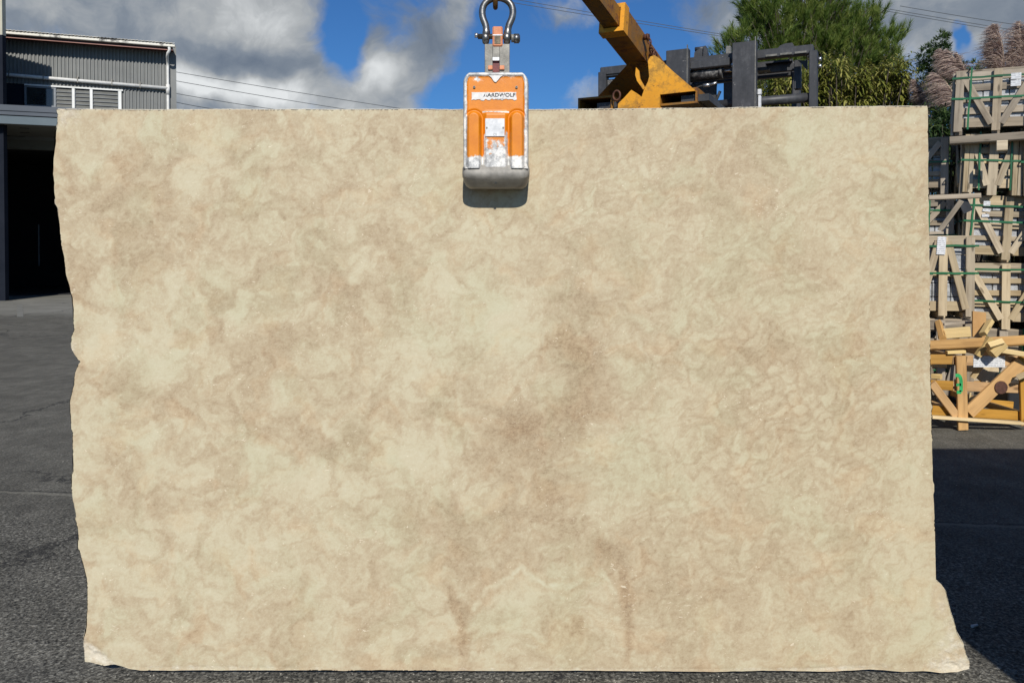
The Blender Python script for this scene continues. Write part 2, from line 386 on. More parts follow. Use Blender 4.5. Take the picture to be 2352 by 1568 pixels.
def mat_rust_orange(shade_grime=False):
    m, n, b = newmat('grimy shade darkened boom paint' if shade_grime else 'old orange machine paint'); P = n.coord('Object')
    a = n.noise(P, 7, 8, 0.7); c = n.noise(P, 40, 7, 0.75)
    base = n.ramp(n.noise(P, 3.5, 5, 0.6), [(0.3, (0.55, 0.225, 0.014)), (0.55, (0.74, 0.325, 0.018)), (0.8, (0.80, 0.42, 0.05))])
    if shade_grime: base = n.mix(1.0, base, (0.43, 0.42, 0.55, 1), 'MULTIPLY')  # multiplies the colour down for the boom's shaded faces as well as grime
    grime = n.step(n.math('ADD', n.math('MULTIPLY', a, 0.7), n.math('MULTIPLY', c, 0.35)), 0.46 if shade_grime else 0.50, 0.60 if shade_grime else 0.62)
    col = n.mix(n.math('MULTIPLY', grime, 0.75 if shade_grime else 0.6), base, (0.17, 0.095, 0.03, 1))
    r = n.step(n.math('ADD', n.noise(P, 13, 8, 0.75), n.math('MULTIPLY', n.attr('wear'), 0.2)), 0.53 if shade_grime else 0.57, 0.60 if shade_grime else 0.63)
    col = n.mix(n.math('MULTIPLY', r, 0.85), col, n.ramp(c, [(0.3, (0.045, 0.022, 0.014)), (0.7, (0.20, 0.075, 0.03))]))
    sc = n.step(n.noise(n.mapping(P, scale=(3, 3, 30)), 3, 4, 0.6), 0.68, 0.72)
    col = n.mix(n.math('MULTIPLY', sc, 0.6), col, (0.07, 0.035, 0.02, 1))
    finish(n, b, col, 0.6, bump=n.bump(c, 0.25, 0.002), spec=0.4)
    return m
def mat_black_steel():
    m, n, b = newmat('scuffed black steel'); P = n.coord('Object')
    a = n.noise(P, 9, 8, 0.75); sc = n.noise(n.mapping(P, scale=(1, 1, 0.2)), 34, 5, 0.7)
    col = n.ramp(n.math('ADD', n.math('MULTIPLY', a, 0.6), n.math('MULTIPLY', sc, 0.4)), [(0.3, (0.020, 0.021, 0.023)), (0.52, (0.045, 0.046, 0.050)), (0.68, (0.10, 0.10, 0.105))])
    ch = n.step(n.noise(P, 28, 6, 0.7), 0.66, 0.69)
    col = n.mix(n.math('MULTIPLY', ch, 0.7), col, (0.34, 0.33, 0.31, 1))
    finish(n, b, col, 0.5, bump=n.bump(a, 0.3, 0.002), spec=0.5)
    return m
def mat_leaf(name, c0, c1, c2, trans=0.25, rough=0.55):
    m, n, b = newmat(name)
    rnd = n.attr('rnd')
    col = n.ramp(rnd, [(0.0, c0), (0.5, c1), (1.0, c2)])
    finish(n, b, col, rough, spec=0.3)
    tr = n.n.new('ShaderNodeBsdfTranslucent'); n.setin(tr.inputs[0], col)
    mx = n.n.new('ShaderNodeMixShader'); mx.inputs[0].default_value = trans
    out = [x for x in n.n if x.type == 'OUTPUT_MATERIAL'][0]
    n.link(b.outputs[0], mx.inputs[1]); n.link(tr.outputs[0], mx.inputs[2]); n.link(mx.outputs[0], out.inputs[0])
    return m
def mat_paper():
    m, n, b = newmat('printed paper'); P = n.coord('Object'); x, y, z = n.sep(P)
    ln = n.step(n.math('SINE', n.math('MULTIPLY', y, 330.0)), 0.25, 0.75)
    br = n.step(n.noise(n.mapping(P, scale=(60, 22, 1)), 1.0, 2), 0.44, 0.5)
    f = n.math('MULTIPLY', n.math('MULTIPLY', ln, br), 0.6)
    finish(n, b, n.mix(f, (0.66, 0.67, 0.68, 1), (0.12, 0.13, 0.15, 1)), 0.7)
    return m
M_stone = mat_stone(); M_asph = mat_asphalt()
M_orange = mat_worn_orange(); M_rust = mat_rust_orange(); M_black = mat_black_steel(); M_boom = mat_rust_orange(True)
M_steel = mat_simple('forged steel', (0.10, 0.10, 0.10), (0.33, 0.32, 0.30), 40, 0.36, 0.85, 0.3, bd=0.001)
M_bolt = mat_simple('oily steel', (0.045, 0.037, 0.028), (0.13, 0.105, 0.07), 60, 0.45, 0.6, 0.3, bd=0.001)
M_castal = mat_simple('dusty cast foot', (0.19, 0.18, 0.16), (0.40, 0.375, 0.33), 22, 0.62, 0.1, 0.3, bd=0.0015)
M_chip = mat_simple('bare chipped metal', (0.05, 0.05, 0.05), (0.62, 0.60, 0.55), 55, 0.5, 0.3, 0.5, stops=(0.42, 0.56), bd=0.002)
M_lug = mat_simple('scuffed grey steel', (0.10, 0.097, 0.085), (0.30, 0.285, 0.25), 30, 0.5, 0.35, 0.3, bd=0.001)
M_salmon = mat_simple('salmon primer', (0.50, 0.16, 0.07), (0.74, 0.31, 0.15), 50, 0.6, 0, 0.2, bd=0.0008)
M_red = mat_simple('dark red rubber', (0.09, 0.012, 0.012), (0.20, 0.03, 0.025), 40, 0.5)
M_plate = mat_simple('scratched aluminium plate', (0.46, 0.47, 0.48), (0.80, 0.80, 0.80), 40, 0.45, 0.2, 0.2, bd=0.0005)
M_white_st = mat_simple('peeling white sticker', (0.60, 0.57, 0.54), (0.84, 0.83, 0.81), 60, 0.6, 0, 0.2, bd=0.0005)
M_ink = mat_simple('black ink', (0.012, 0.012, 0.012), (0.03, 0.03, 0.03), 60, 0.6, 0, 0)
M_inkgrey = mat_simple('faded grey ink', (0.22, 0.22, 0.22), (0.35, 0.35, 0.35), 60, 0.6, 0, 0)
M_hook = mat_simple('brown rusty steel', (0.06, 0.033, 0.012), (0.24, 0.12, 0.03), 35, 0.5, 0.4, 0.3)
M_rustchain = mat_simple('rust', (0.045, 0.018, 0.010), (0.17, 0.065, 0.035), 40, 0.7, 0.2, 0.4)
M_chrome = mat_simple('bright steel', (0.45, 0.45, 0.45), (0.7, 0.7, 0.7), 30, 0.3, 0.9, 0)
M_dusty = mat_simple('dusty black cylinder', (0.04, 0.04, 0.042), (0.30, 0.29, 0.27), 40, 0.6, 0.1, 0.3, stops=(0.45, 0.75))
M_rubber = mat_simple('tyre rubber', (0.02, 0.02, 0.02), (0.045, 0.045, 0.045), 20, 0.8, 0, 0.3)
M_wallmet = mat_simple('grey painted cladding', (0.145, 0.150, 0.145), (0.195, 0.200, 0.190), 1.2, 0.5, 0.0, 0.05)
M_white = mat_simple('white painted metal', (0.60, 0.59, 0.55), (0.82, 0.81, 0.77), 9, 0.4, 0, 0.05)
M_gutter = mat_simple('weathered white gutter', (0.09, 0.085, 0.075), (0.72, 0.69, 0.60), 2.6, 0.5, 0, 0.1, detail=9, stops=(0.36, 0.46))
M_brown = mat_simple('dark red brown fascia paint', (0.050, 0.016, 0.012), (0.085, 0.026, 0.018), 3, 0.6, 0, 0)
M_pink = mat_simple('faded pink trim', (0.42, 0.20, 0.155), (0.52, 0.27, 0.21), 3, 0.6, 0, 0)
M_fascia = mat_simple('blue grey fascia', (0.080, 0.108, 0.125), (0.105, 0.138, 0.155), 0.9, 0.45, 0.1, 0.04)
M_fascia2 = mat_simple('slate blue flashing', (0.050, 0.062, 0.080), (0.070, 0.083, 0.102), 0.9, 0.5, 0.1, 0.04)
M_soffit = mat_simple('grey soffit', (0.12, 0.118, 0.10), (0.17, 0.165, 0.14), 0.8, 0.8, 0, 0)
M_shadewall = mat_simple('shade darkened wall', (0.010, 0.013, 0.020), (0.018, 0.021, 0.030), 1.5, 0.8, 0, 0.05, spec=0.08)  # taken nearly black so sunlit wall faces read as shaded
M_beigewall = mat_simple('beige rendered wall', (0.42, 0.39, 0.30), (0.50, 0.47, 0.37), 2, 0.8, 0, 0.1)
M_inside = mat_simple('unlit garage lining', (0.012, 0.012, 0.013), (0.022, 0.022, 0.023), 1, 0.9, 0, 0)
M_frame = mat_simple('white window frame', (0.70, 0.70, 0.66), (0.80, 0.80, 0.77), 6, 0.45, 0, 0)
M_greyframe = mat_simple('grey aluminium frame', (0.16, 0.175, 0.19), (0.22, 0.235, 0.25), 6, 0.45, 0.3, 0)
def mat_glass():
    m, n, b = newmat('dark window glass'); P = n.coord('Object')
    finish(n, b, n.ramp(n.noise(P, 1.5, 4), [(0.3, (0.02, 0.024, 0.024)), (0.7, (0.05, 0.055, 0.05))]), 0.05, bump=n.bump(n.noise(P, 1.4, 2), 0.05, 0.01), spec=1.0)
    return m
M_glass = mat_glass()
M_louvre = mat_simple('grey louvre glass', (0.035, 0.040, 0.037), (0.10, 0.105, 0.095), 3, 0.45, 0, 0, spec=0.2)
M_woodgrey = mat_wood('weathered grey wood', (0.34, 0.285, 0.215), (0.17, 0.135, 0.10), 0.6)
M_woodpale = mat_wood('pale raw wood', (0.47, 0.38, 0.25), (0.27, 0.195, 0.115), 0.45)
M_woodtan = mat_wood('tan pine wood', (0.46, 0.265, 0.092), (0.27, 0.135, 0.042), 0.35)
M_woodyel = mat_wood('fresh cut yellow wood', (0.60, 0.455, 0.235), (0.46, 0.32, 0.145), 0.2)
M_ply = mat_simple('orange plywood', (0.36, 0.195, 0.065), (0.46, 0.265, 0.095), 6, 0.7, 0, 0.1)
M_strap = mat_simple('green plastic strap', (0.010, 0.085, 0.030), (0.022, 0.150, 0.060), 6, 0.4, 0, 0, rnd=0.4)
M_spray = mat_simple('green spray paint', (0.01, 0.24, 0.06), (0.03, 0.42, 0.13), 30, 0.7, 0, 0)
M_wrap = mat_simple('milky plastic wrap', (0.24, 0.25, 0.255), (0.58, 0.59, 0.60), 9, 0.35, 0, 0.6, bscale=14, bd=0.02)
M_blackfoil = mat_simple('black foil', (0.015, 0.015, 0.016), (0.03, 0.03, 0.032), 9, 0.4, 0, 0.4)
M_paper = mat_paper()
M_wire = mat_simple('overhead wire', (0.05, 0.055, 0.06), (0.08, 0.085, 0.09), 3, 0.6, 0, 0)
M_bark = mat_simple('bark', (0.05, 0.038, 0.027), (0.12, 0.095, 0.07), 12, 0.9, 0, 0.6, bd=0.02)
M_pine = mat_leaf('pine needles', (0.04, 0.085, 0.014), (0.13, 0.20, 0.034), (0.28, 0.33, 0.08), 0.38)
M_bush = mat_leaf('yellow green leaves', (0.055, 0.085, 0.014), (0.18, 0.19, 0.032), (0.42, 0.38, 0.12), rough=0.4)
M_dkleaf = mat_leaf('dark conifer leaves', (0.014, 0.036, 0.012), (0.035, 0.070, 0.018), (0.085, 0.125, 0.030))
M_yelleaf = mat_leaf('bright shrub leaves', (0.035, 0.070, 0.010), (0.085, 0.13, 0.018), (0.18, 0.22, 0.04))
M_plume = mat_leaf('pampas plume', (0.22, 0.15, 0.135), (0.50, 0.385, 0.335), (0.85, 0.73, 0.60), 0.4, 0.7)
M_blade = mat_leaf('pampas blades', (0.03, 0.05, 0.015), (0.07, 0.09, 0.03), (0.22, 0.21, 0.09))
M_rack = mat_simple('blue painted rack steel', (0.03, 0.06, 0.16), (0.05, 0.09, 0.22), 8, 0.5)
M_slabgrey = mat_simple('grey granite', (0.10, 0.10, 0.10), (0.22, 0.22, 0.21), 30, 0.4)

# ------------------------------------------------------------------ ground
g = MB()
xs = [-400, -60, -12, -4, 4, 12, 60, 400]; ys = [-120, -20, 0, 6, 14, 30, 80, 900]
vs = [(x, y, 0) for y in ys for x in xs]
fs = [(j*8+i, j*8+i+1, (j+1)*8+i+1, (j+1)*8+i) for j in range(7) for i in range(7)]
g.add(vs, fs).build('ground', M_asph, kind='structure', fixn=False)

# ------------------------------------------------------------------ the stone slab
_tr = np.random.RandomState(77); _ang = _tr.rand(256, 256).astype(np.float32)*2*np.pi
_GC, _GS = np.cos(_ang), np.sin(_ang); _RJ = _tr.rand(3, 256, 256).astype(np.float32)
def perl(x, y, seed):
    ix = np.floor(x); iy = np.floor(y); fx = (x-ix).astype(np.float32); fy = (y-iy).astype(np.float32)
    ix = ix.astype(np.int32) + seed*37; iy = iy.astype(np.int32) + seed*91
    ux = fx*fx*(3-2*fx); uy = fy*fy*(3-2*fy)
    x0 = ix & 255; x1 = (ix+1) & 255; y0 = iy & 255; y1 = (iy+1) & 255
    n00 = _GC[x0, y0]*fx + _GS[x0, y0]*fy; n10 = _GC[x1, y0]*(fx-1) + _GS[x1, y0]*fy
    n01 = _GC[x0, y1]*fx + _GS[x0, y1]*(fy-1); n11 = _GC[x1, y1]*(fx-1) + _GS[x1, y1]*(fy-1)
    a = n00 + (n10-n00)*ux; b = n01 + (n11-n01)*ux
    return (a + (b-a)*uy)*1.4
def fbm(x, y, seed, o=5, gain=0.55, lac=2.03):
    a = 1.0; s = 0; t = 0
    for i in range(o): s = s + a*perl(x, y, seed+i*17); t += a; x = x*lac+3.1; y = y*lac+1.7; a *= gain
    return s/t
def worley(x, y, seed):
    ix = np.floor(x).astype(np.int32); iy = np.floor(y).astype(np.int32)
    f1 = np.full(x.shape, 9.0, np.float32); f2 = f1.copy(); idv = np.zeros(x.shape, np.float32)
    for a in (-1, 0, 1):
        for b in (-1, 0, 1):
            i = (ix+a+seed*31) & 255; j = (iy+b+seed*57) & 255
            d = np.hypot(ix+a+0.1+0.8*_RJ[0][i, j]-x, iy+b+0.1+0.8*_RJ[1][i, j]-y).astype(np.float32); v = _RJ[2][i, j]
            m = d < f1; f2 = np.where(m, f1, np.minimum(f2, d)); idv = np.where(m, v, idv); f1 = np.where(m, d, f1)
    return f1, f2, idv
def ss(a, b, v): t = np.clip((v-a)/(b-a), 0, 1); return t*t*(3-2*t)
def slab_tex(PX, PY, tone, cell, green):
    x = (PX/100.0).astype(np.float32); y = (PY/100.0).astype(np.float32)
    wx = fbm(x*.7, y*.7, 11, 3); wy = fbm(x*.7, y*.7, 23, 3)
    vx = fbm(x*2.8, y*2.8, 31, 3); vy = fbm(x*2.8, y*2.8, 47, 3)
    hx = fbm(x*12, y*12, 51, 3, .7); hy = fbm(x*12, y*12, 57, 3, .7)
    qx = x + .70*wx + .22*vx + .035*hx; qy = y + .70*wy + .22*vy + .035*hy
    A = fbm(qx*.8, qy*.8, 61, 3, .5)
    c, s = np.cos(-.75), np.sin(-.75)
    rx = (qx*c + qy*s); ry = (-qx*s + qy*c)
    Bn = fbm(rx*1.3, ry*2.3, 71, 3, .5)
    c2, s2 = np.cos(-.5), np.sin(-.5)
    px = x + .55*wx + .15*vx + .030*hx; py = y + .55*wy + .15*vy + .030*hy
    sx = px*c2 + py*s2; sy = -px*s2 + py*c2
    f1, f2, idv = worley(sx*2.3, sy*4.3, 5)
    lob = ss(.0, .42, f2-f1)*(.25+.75*idv)*(1.1-.5*f1) - .38
    e1, e2, eid = worley(sx*4.4+5, sy*7.6, 25)
    lob2 = ss(.0, .34, e2-e1)*(.35+.65*eid) - .42
    d1, d2, did = worley(px*2.6+2, py*2.6, 45)          # rounder knobs for the left half
    lob3 = ss(.55, .28, d1)*ss(.25, .7, did) - .30
    g1, g2, gid = worley(qx*1.05+7, qy*1.15, 15)
    isl = ss(.52, .34, g1)*ss(.35, .6, gid)
    h1, h2, hid = worley(qx*1.8+3, qy*2.0, 35)
    isl2 = ss(.50, .32, h1)*ss(.35, .6, hid)
    m1 = fbm(rx*1.6+3, ry*2.6, 91, 3, .5); m2 = fbm(px*4.2, py*5.2, 95, 3, .55)
    cr1 = ss(-.03, .09, m1) - .5; cr2 = ss(-.04, .10, m2) - .5
    fine = fbm(x*8 + .9*vx, y*8 + .9*vy, 101, 3, .66)
    finer = fbm(x*26, y*26, 111, 2, .7)
    v1 = perl(qx*1.3+9, qy*1.3, 121); v2 = perl(rx*2.2, ry*3.1+4, 131)
    vein = np.exp(-np.abs(v1)/.018)*ss(.05, .4, fbm(x*.9, y*.9, 141, 2)) + .7*np.exp(-np.abs(v2)/.024)*ss(.0, .4, fbm(x*1.2, y*1.2, 151, 2))
    left = ss(1500, 900, PX)
    k = 1 - .55*cell
    f = (.60 + (.215*tone + .11*A + .11*Bn) + cell*(.27*lob + .12*lob2) + (1-cell)*(.09*lob + .07*lob2)*(1-.5*left) + k*(.10*lob3*left + (.3+.4*left)*(.16*isl + .15*isl2))
         + .085*cr1*k + .06*cr2 + .13*fine - .12*vein)
    f = .59 + .34*np.tanh((f-.60)/.30) + .15*finer + .06*fine
    grn = ss(-.25, .45, fbm(qx*.8, qy*.8, 161, 3) + .45*green - .14)
    pnk = ss(-.05, .45, fbm(qx*1.2+5, qy*1.2, 171, 3) - .12*green - .25*(f-.5))
    return f, grn, pnk, vein
YS = 2.66
Lp = [(247,126),(255,127),(262,129),(280,128),(300,123),(330,122),(370,119),(400,118),(440,120),(470,123),(480,128),(510,131),(540,134),(570,137),(600,143),(640,147),(655,152),(665,155),(690,160),(720,163),(740,164),(770,166),(782,161),(795,160),(810,161),(825,168),(838,178),(843,182),(850,177),(870,171),(900,167),(920,162),(935,158),(960,158),(1000,162),(1010,165),(1050,165),(1100,165),(1108,162),(1140,162),(1160,165),(1180,168),(1208,173),(1212,171),(1240,178),(1258,180),(1264,178),(1282,178),(1286,182),(1300,185),(1320,191),(1345,198),(1370,198),(1400,198),(1430,196),(1455,194),(1470,192),(1490,188),(1510,187),(1543,190)]
Rp = [(243,2131),(262,2133),(400,2134),(460,2134),(475,2136),(500,2135),(700,2138),(860,2140),(930,2142),(935,2145),(945,2142),(991,2142.5),(1010,2145),(1016,2143),(1105,2146),(1112,2149),(1128,2149),(1134,2147),(1197,2150),(1330,2152),(1333,2157),(1340,2166),(1355,2176),(1370,2180),(1403,2188),(1447,2199),(1480,2214),(1506,2220),(1525,2228),(1545,2228)]
Bp = [(187,1514),(195,1522),(208,1524),(222,1528),(239,1532),(250,1530),(264,1528),(280,1533),(300,1538),(323,1542),(360,1542),(900,1542),(1150,1541),(1400,1542),(1640,1544),(1800,1541),(1900,1543),(2000,1537),(2073,1543),(2120,1541),(2165,1546),(2200,1544),(2229,1537)]
Tp = [(122,251),(130,249),(250,250),(900,250),(1250,250),(1500,248),(1900,244),(2132,243)]
def interp(tab, q): a = np.array(tab, float); return np.interp(q, a[:,0], a[:,1])
def toxz(px, py):
    xn = (px - 1176) / FPX; yn = ((784 - py) + SHPX) / FPX
    dy = math.cos(PITCH) + yn*math.sin(PITCH); dz = -math.sin(PITCH) + yn*math.cos(PITCH)
    return xn/dy*YS, CAMH + dz/dy*YS
NX, NY = 880, 570
rng = np.random.default_rng(3)
def jag(n, amp, seed, octs=(4, 9, 20, 45, 90, 170)):
    r = np.random.default_rng(seed); out = np.zeros(n); t = np.linspace(0, 1, n)
    for k in octs: out += np.interp(t, np.linspace(0, 1, k+1), r.normal(size=k+1)) / math.sqrt(k)
    return out * amp
s_ = np.linspace(0, 1, NX); t_ = np.linspace(0, 1, NY)      # t: 0 top .. 1 bottom
SS, TT = np.meshgrid(s_, t_)
PYr = 247 + TT * (1542 - 247)
Lx = interp(Lp, PYr) + (jag(NY, 2.6, 1))[:, None]; Rx = interp(Rp, PYr) + (jag(NY, 0.9, 2) * (1 + 2.0*(t_ > 0.84)))[:, None]
PX = Lx + (Rx - Lx) * SS
Ty = interp(Tp, PX) + (jag(NX, 1.6, 4, (20, 60, 130, 260, 400)) )[None, :]; By = interp(Bp, PX) + (jag(NX, 1.2, 5))[None, :]
PY = Ty + (By - Ty) * TT
ei = 2.2                                                   # inset of the flat face from the broken outline, px
edgeL = (PX - Lx); edgeR = (Rx - PX); edgeT = (PY - Ty); edgeB = (By - PY)
PXf = PX.copy(); PYf = PY.copy()
PXf[:, 0] += 2.6 + np.abs(jag(NY, 2.2, 8)); PXf[:, -1] -= 1.6 + np.abs(jag(NY, 1.2, 9)); PYf[0, :] += 2.0 + np.abs(jag(NX, 1.6, 10)); PYf[-1, :] -= 1.5 + np.abs(jag(NX, 2.2, 11))
X, Z = toxz(PXf, PYf)
D = np.minimum(np.minimum(edgeL, edgeR), np.minimum(edgeT, edgeB))
_wx = fbm(PX/90, PY/90, 201, 4, .6)*26; _wy = fbm(PX/90, PY/90, 207, 4, .6)*26
_P4 = [PX.astype(np.float32), PY.astype(np.float32)]
def G(cx, cy, rx, ry, ang=0):
    a = math.radians(ang); dx = _P4[0] - np.float32(cx); dy = _P4[1] - np.float32(cy)
    u = dx*math.cos(a) + dy*math.sin(a); v = -dx*math.sin(a) + dy*math.cos(a)
    return np.exp(-(u/rx)**2 - (v/ry)**2)
frac = np.zeros_like(PX)
frac += 0.8*G(200, 1502, 38, 24, 40) + 0.75*G(235, 1510, 52, 11, 38) + 0.55*G(2190, 1500, 50, 50) + 0.8*G(2195, 1530, 60, 12) + 0.5*G(1950, 1532, 130, 7, -2)
frac += 0.5*G(150, 265, 36, 40) + 0.5*G(2170, 1400, 22, 60, -20) + 0.4*G(165, 810, 12, 28) + 0.4*G(167, 1190, 7, 70) + 0.30*G(131, 480, 12, 40) + 0.45*G(500, 1532, 300, 6)+ 0.4*G(1500, 1536, 500, 4)
Yo = np.zeros_like(PX) + YS
Yo += 0.006*np.clip(frac - 0.2, 0, 1)*(1 + 1.2*fbm(PX/12, PY/12, 301, 4))
# tone map
_P4 = [(PX + _wx).astype(np.float32), (PY + _wy).astype(np.float32)]
tone = np.zeros_like(PX)
for b_ in [
    (1330,850,38,120,8,-.95),(1225,975,120,48,-12,-1.0),(1330,690,80,36,10,-.7),(1170,1010,70,60,0,-.6),(1300,780,40,60,30,-.5),(1390,880,60,110,0,-.4),(1340,960,60,60,0,-.7),
    (1245,1110,80,85,0,-.85),(1300,1210,50,70,0,-.6),(1100,900,150,55,0,-.3),(950,950,120,50,0,-.3),(1050,1190,110,60,0,-.3),
    (330,500,120,110,0,-.55),(200,600,80,150,0,-.45),(260,370,80,70,0,-.25),(830,680,110,55,10,-.75),(700,420,130,60,15,-.3),(700,760,150,40,-20,-.45),(560,830,160,60,0,-.35),
    (620,600,150,120,0,-.15),(450,430,34,130,18,.8),(590,420,70,40,10,.5),(300,330,30,60,0,.5),(215,390,30,40,0,.4),
    (245,775,70,50,20,.95),(370,810,50,80,10,.8),(300,890,90,30,10,-.55),(420,930,200,40,15,-.35),(350,1035,70,60,20,.9),(225,960,50,80,0,.6),(250,1080,55,45,0,-.7),(330,1155,60,60,0,-.6),
    (215,1165,40,40,0,.8),(450,1180,100,40,0,.25),(530,1110,60,40,0,-.5),(610,1070,60,60,30,.6),(740,1105,70,55,0,.7),(640,990,110,26,10,-.4),(520,1260,90,60,0,.5),(720,1290,130,90,0,.35),(800,1030,70,50,0,-.4),
    (910,1100,60,90,20,.7),(985,1020,60,50,0,.6),(840,1190,50,60,0,-.3),(950,820,60,90,-20,.7),(1110,740,130,70,0,.95),(1180,770,60,60,0,.6),(1120,560,140,60,0,.4),(1000,620,70,70,0,.3),(870,480,90,26,0,.4),(760,570,50,80,0,-.35),
    (560,370,110,30,15,-.3),(960,330,100,60,0,-.35),(1320,330,110,60,0,-.15),(1270,600,80,80,0,-.35),(1450,420,80,60,0,.25),
    (1420,1080,80,100,15,.45),(1390,1020,60,40,0,.6),(1560,920,80,60,-20,.55),(1540,1000,50,70,0,.45),(1690,610,110,110,0,.0),(1690,350,90,80,0,-.55),(1800,560,60,80,0,-.15),(1500,680,80,80,0,.0),(1560,560,80,60,0,.2),
    (2000,470,150,230,0,.45),(1900,350,100,80,0,.3),(1830,340,30,120,0,.3),(1860,610,60,60,0,-.3),(2080,600,50,120,0,-.3),(1760,810,90,50,-20,-.45),(1940,900,90,60,0,-.2),(2090,1150,60,220,0,.75),(2060,850,60,60,0,.3),(1850,730,100,40,0,.5),
    (1700,1080,120,80,0,.1),(1600,1130,60,60,0,.3),(1640,1370,180,90,0,-.5),(1560,1250,110,60,0,-.35),(1900,1190,150,60,0,.25),(1760,1420,50,100,20,.55),(1900,1440,80,80,0,.35),(2150,1440,70,110,0,.8),(2060,1330,80,90,0,.3),(1980,1400,70,70,0,-.2),
    (1180,1415,100,90,0,.55),(1230,1350,60,30,0,.4),(1390,1390,50,80,0,.3),(1290,1450,60,60,0,-.1),(1130,1270,180,40,0,-.55),(1380,1260,60,40,0,-.5),
    (1035,1350,10,50,-10,-.8),(1060,1430,9,60,-12,-.8),(1066,1500,12,50,5,-.5),(1405,1270,60,14,35,-.6),(1436,1340,9,60,-12,-.9),(1445,1430,11,60,0,-.9),(1438,1500,10,50,6,-.5),
    (960,1400,90,90,0,-.25),(640,1430,150,60,0,-.1),(400,1420,120,80,0,.15),(800,1450,150,60,0,.2),(250,1300,60,90,0,.3),(330,1480,90,30,0,.1),
    ]:
    tone += b_[5]*G(*b_[:5])
# veins, bands and the pale scalloped rim of the fossil patch at the bottom centre
_fx = fbm(PX/16, PY/16, 211, 4, .6)*9; _fy = fbm(PX/16, PY/16, 217, 4, .6)*9
PXq = (PX + _wx*.40 + _fx).astype(np.float32); PYq = (PY + _wy*.40 + _fy).astype(np.float32)
def pdist(pts):
    d = np.full(PX.shape, 1e9, np.float32)
    for (ax, ay), (bx, by) in zip(pts[:-1], pts[1:]):
        t = np.clip(((PXq-ax)*(bx-ax)+(PYq-ay)*(by-ay))/((bx-ax)**2+(by-ay)**2), 0, 1)
        d = np.minimum(d, np.hypot(PXq-ax-t*(bx-ax), PYq-ay-t*(by-ay)))
    return d
brk = .45 + .9*ss(-.35, .35, fbm(PX/45, PY/45, 219, 3))
line = np.zeros(PX.shape)
for pts, wd_, am in [
    ([(1012,1335),(1035,1355),(1048,1400),(1062,1450),(1066,1535)], 9, -.15), ([(1035,1342),(1085,1335),(1135,1325),(1200,1275)], 13, -.08),
    ([(1385,1262),(1425,1310),(1445,1370),(1449,1430),(1440,1525)], 10, -.14),
    ([(1290,775),(1330,800),(1342,850),(1335,905),(1300,950),(1225,975),(1160,985)], 20, -.12), ([(1165,915),(1225,865),(1255,795),(1290,762)], 6, -.10),
    ([(165,905),(240,900),(300,935),(360,960),(430,955),(520,985),(600,1000)], 7, -.11), ([(560,385),(640,410),(700,470),(722,545),(700,620)], 9, -.07),
    ([(700,500),(800,490),(900,478),(990,490)], 4, -.08), ([(190,1100),(250,1110),(330,1060),(400,1010)], 10, -.07), ([(300,1010),(330,1090),(300,1160)], 8, -.07),
    ([(880,715),(960,720),(1010,705),(1050,735)], 4, -.07), ([(1500,870),(1490,960),(1510,1060)], 7, -.08), ([(1010,1160),(1150,1190),(1300,1200)], 16, -.05),
    ([(560,1000),(620,985),(700,1010),(800,1000),(840,1030)], 7, .07), ([(1185,760),(1170,830),(1100,855),(1030,835)], 10, .05)]:
    line += am*np.exp(-(pdist(pts)/(wd_*1.35))**2)*brk
da = pdist([(1085,1395),(1100,1378),(1118,1352),(1160,1335),(1195,1303),(1215,1318),(1250,1340),(1300,1352),(1350,1325),(1380,1308),(1405,1340),(1418,1378),(1420,1420)])
line += (.20*np.exp(-(da/5)**2) - .13*np.exp(-((da-13)/7)**2))*brk
db = pdist([(1275,1420),(1300,1405),(1345,1405),(1365,1440),(1345,1470),(1320,1500),(1270,1500),(1255,1475),(1262,1440),(1275,1420)])
line += .05*np.exp(-(db/4)**2)
spot = ss(.35, .75, G(1318, 1434, 34, 20, -35) + .55*fbm(PX/9, PY/9, 223, 4)); line -= .24*spot
cell = np.zeros_like(PX)
for b_ in [(1780,950,330,300,0,1.0),(2020,430,140,220,0,.75),(1400,440,170,90,0,.9),(800,310,130,60,0,.9),(960,820,80,100,0,.8),(1150,520,140,50,0,.8),(1560,560,90,90,0,.6),(600,560,90,130,0,.5),(2000,1200,160,200,0,.7),(430,560,60,120,0,.45),(880,480,120,30,0,.6),(1700,1300,300,120,0,.35)]:
    cell = np.maximum(cell, b_[5]*G(*b_[:5]))
green = np.zeros_like(PX)
for b_ in [(1680,640,150,160,0,1),(620,600,140,160,0,.8),(1100,720,150,110,0,1),(1420,1080,110,120,0,1),(1900,400,200,160,0,.6),(1200,1400,160,90,0,.7),(1560,960,120,140,0,.8),(900,1150,100,160,0,.5),(2150,1450,80,110,0,.5),(1000,420,120,100,0,.5)]:
    green = np.maximum(green, b_[5]*G(*b_[:5]))
fv, gv, pv, vn = slab_tex(PX, PY, tone, cell, green)
fv = fv + line*.70; pv = np.clip(pv + .7*G(1300, 1455, 55, 50) + .35*(line < -.05), 0, 1)
rim0 = np.zeros_like(PX); rim0[:, -1] = 0.8; rim0[:, 0] = .9; rim0[0, :] = .8; rim0[-1, :] = .8
V = np.stack([X.ravel(), Yo.ravel(), Z.ravel()], 1)
idx = np.arange(NX*NY).reshape(NY, NX)
F = np.stack([idx[1:, :-1].ravel(), idx[1:, 1:].ravel(), idx[:-1, 1:].ravel(), idx[:-1, :-1].ravel()], 1)
loop = np.concatenate([idx[0, :], idx[1:, -1], idx[-1, -2::-1], idx[-2:0:-1, 0]])
nl = len(loop)
ox, oz = toxz(PX.ravel()[loop], PY.ravel()[loop])
ring1 = np.stack([ox, V[loop, 1] + 0.006 + np.abs(rng.normal(size=nl))*0.002, oz], 1)
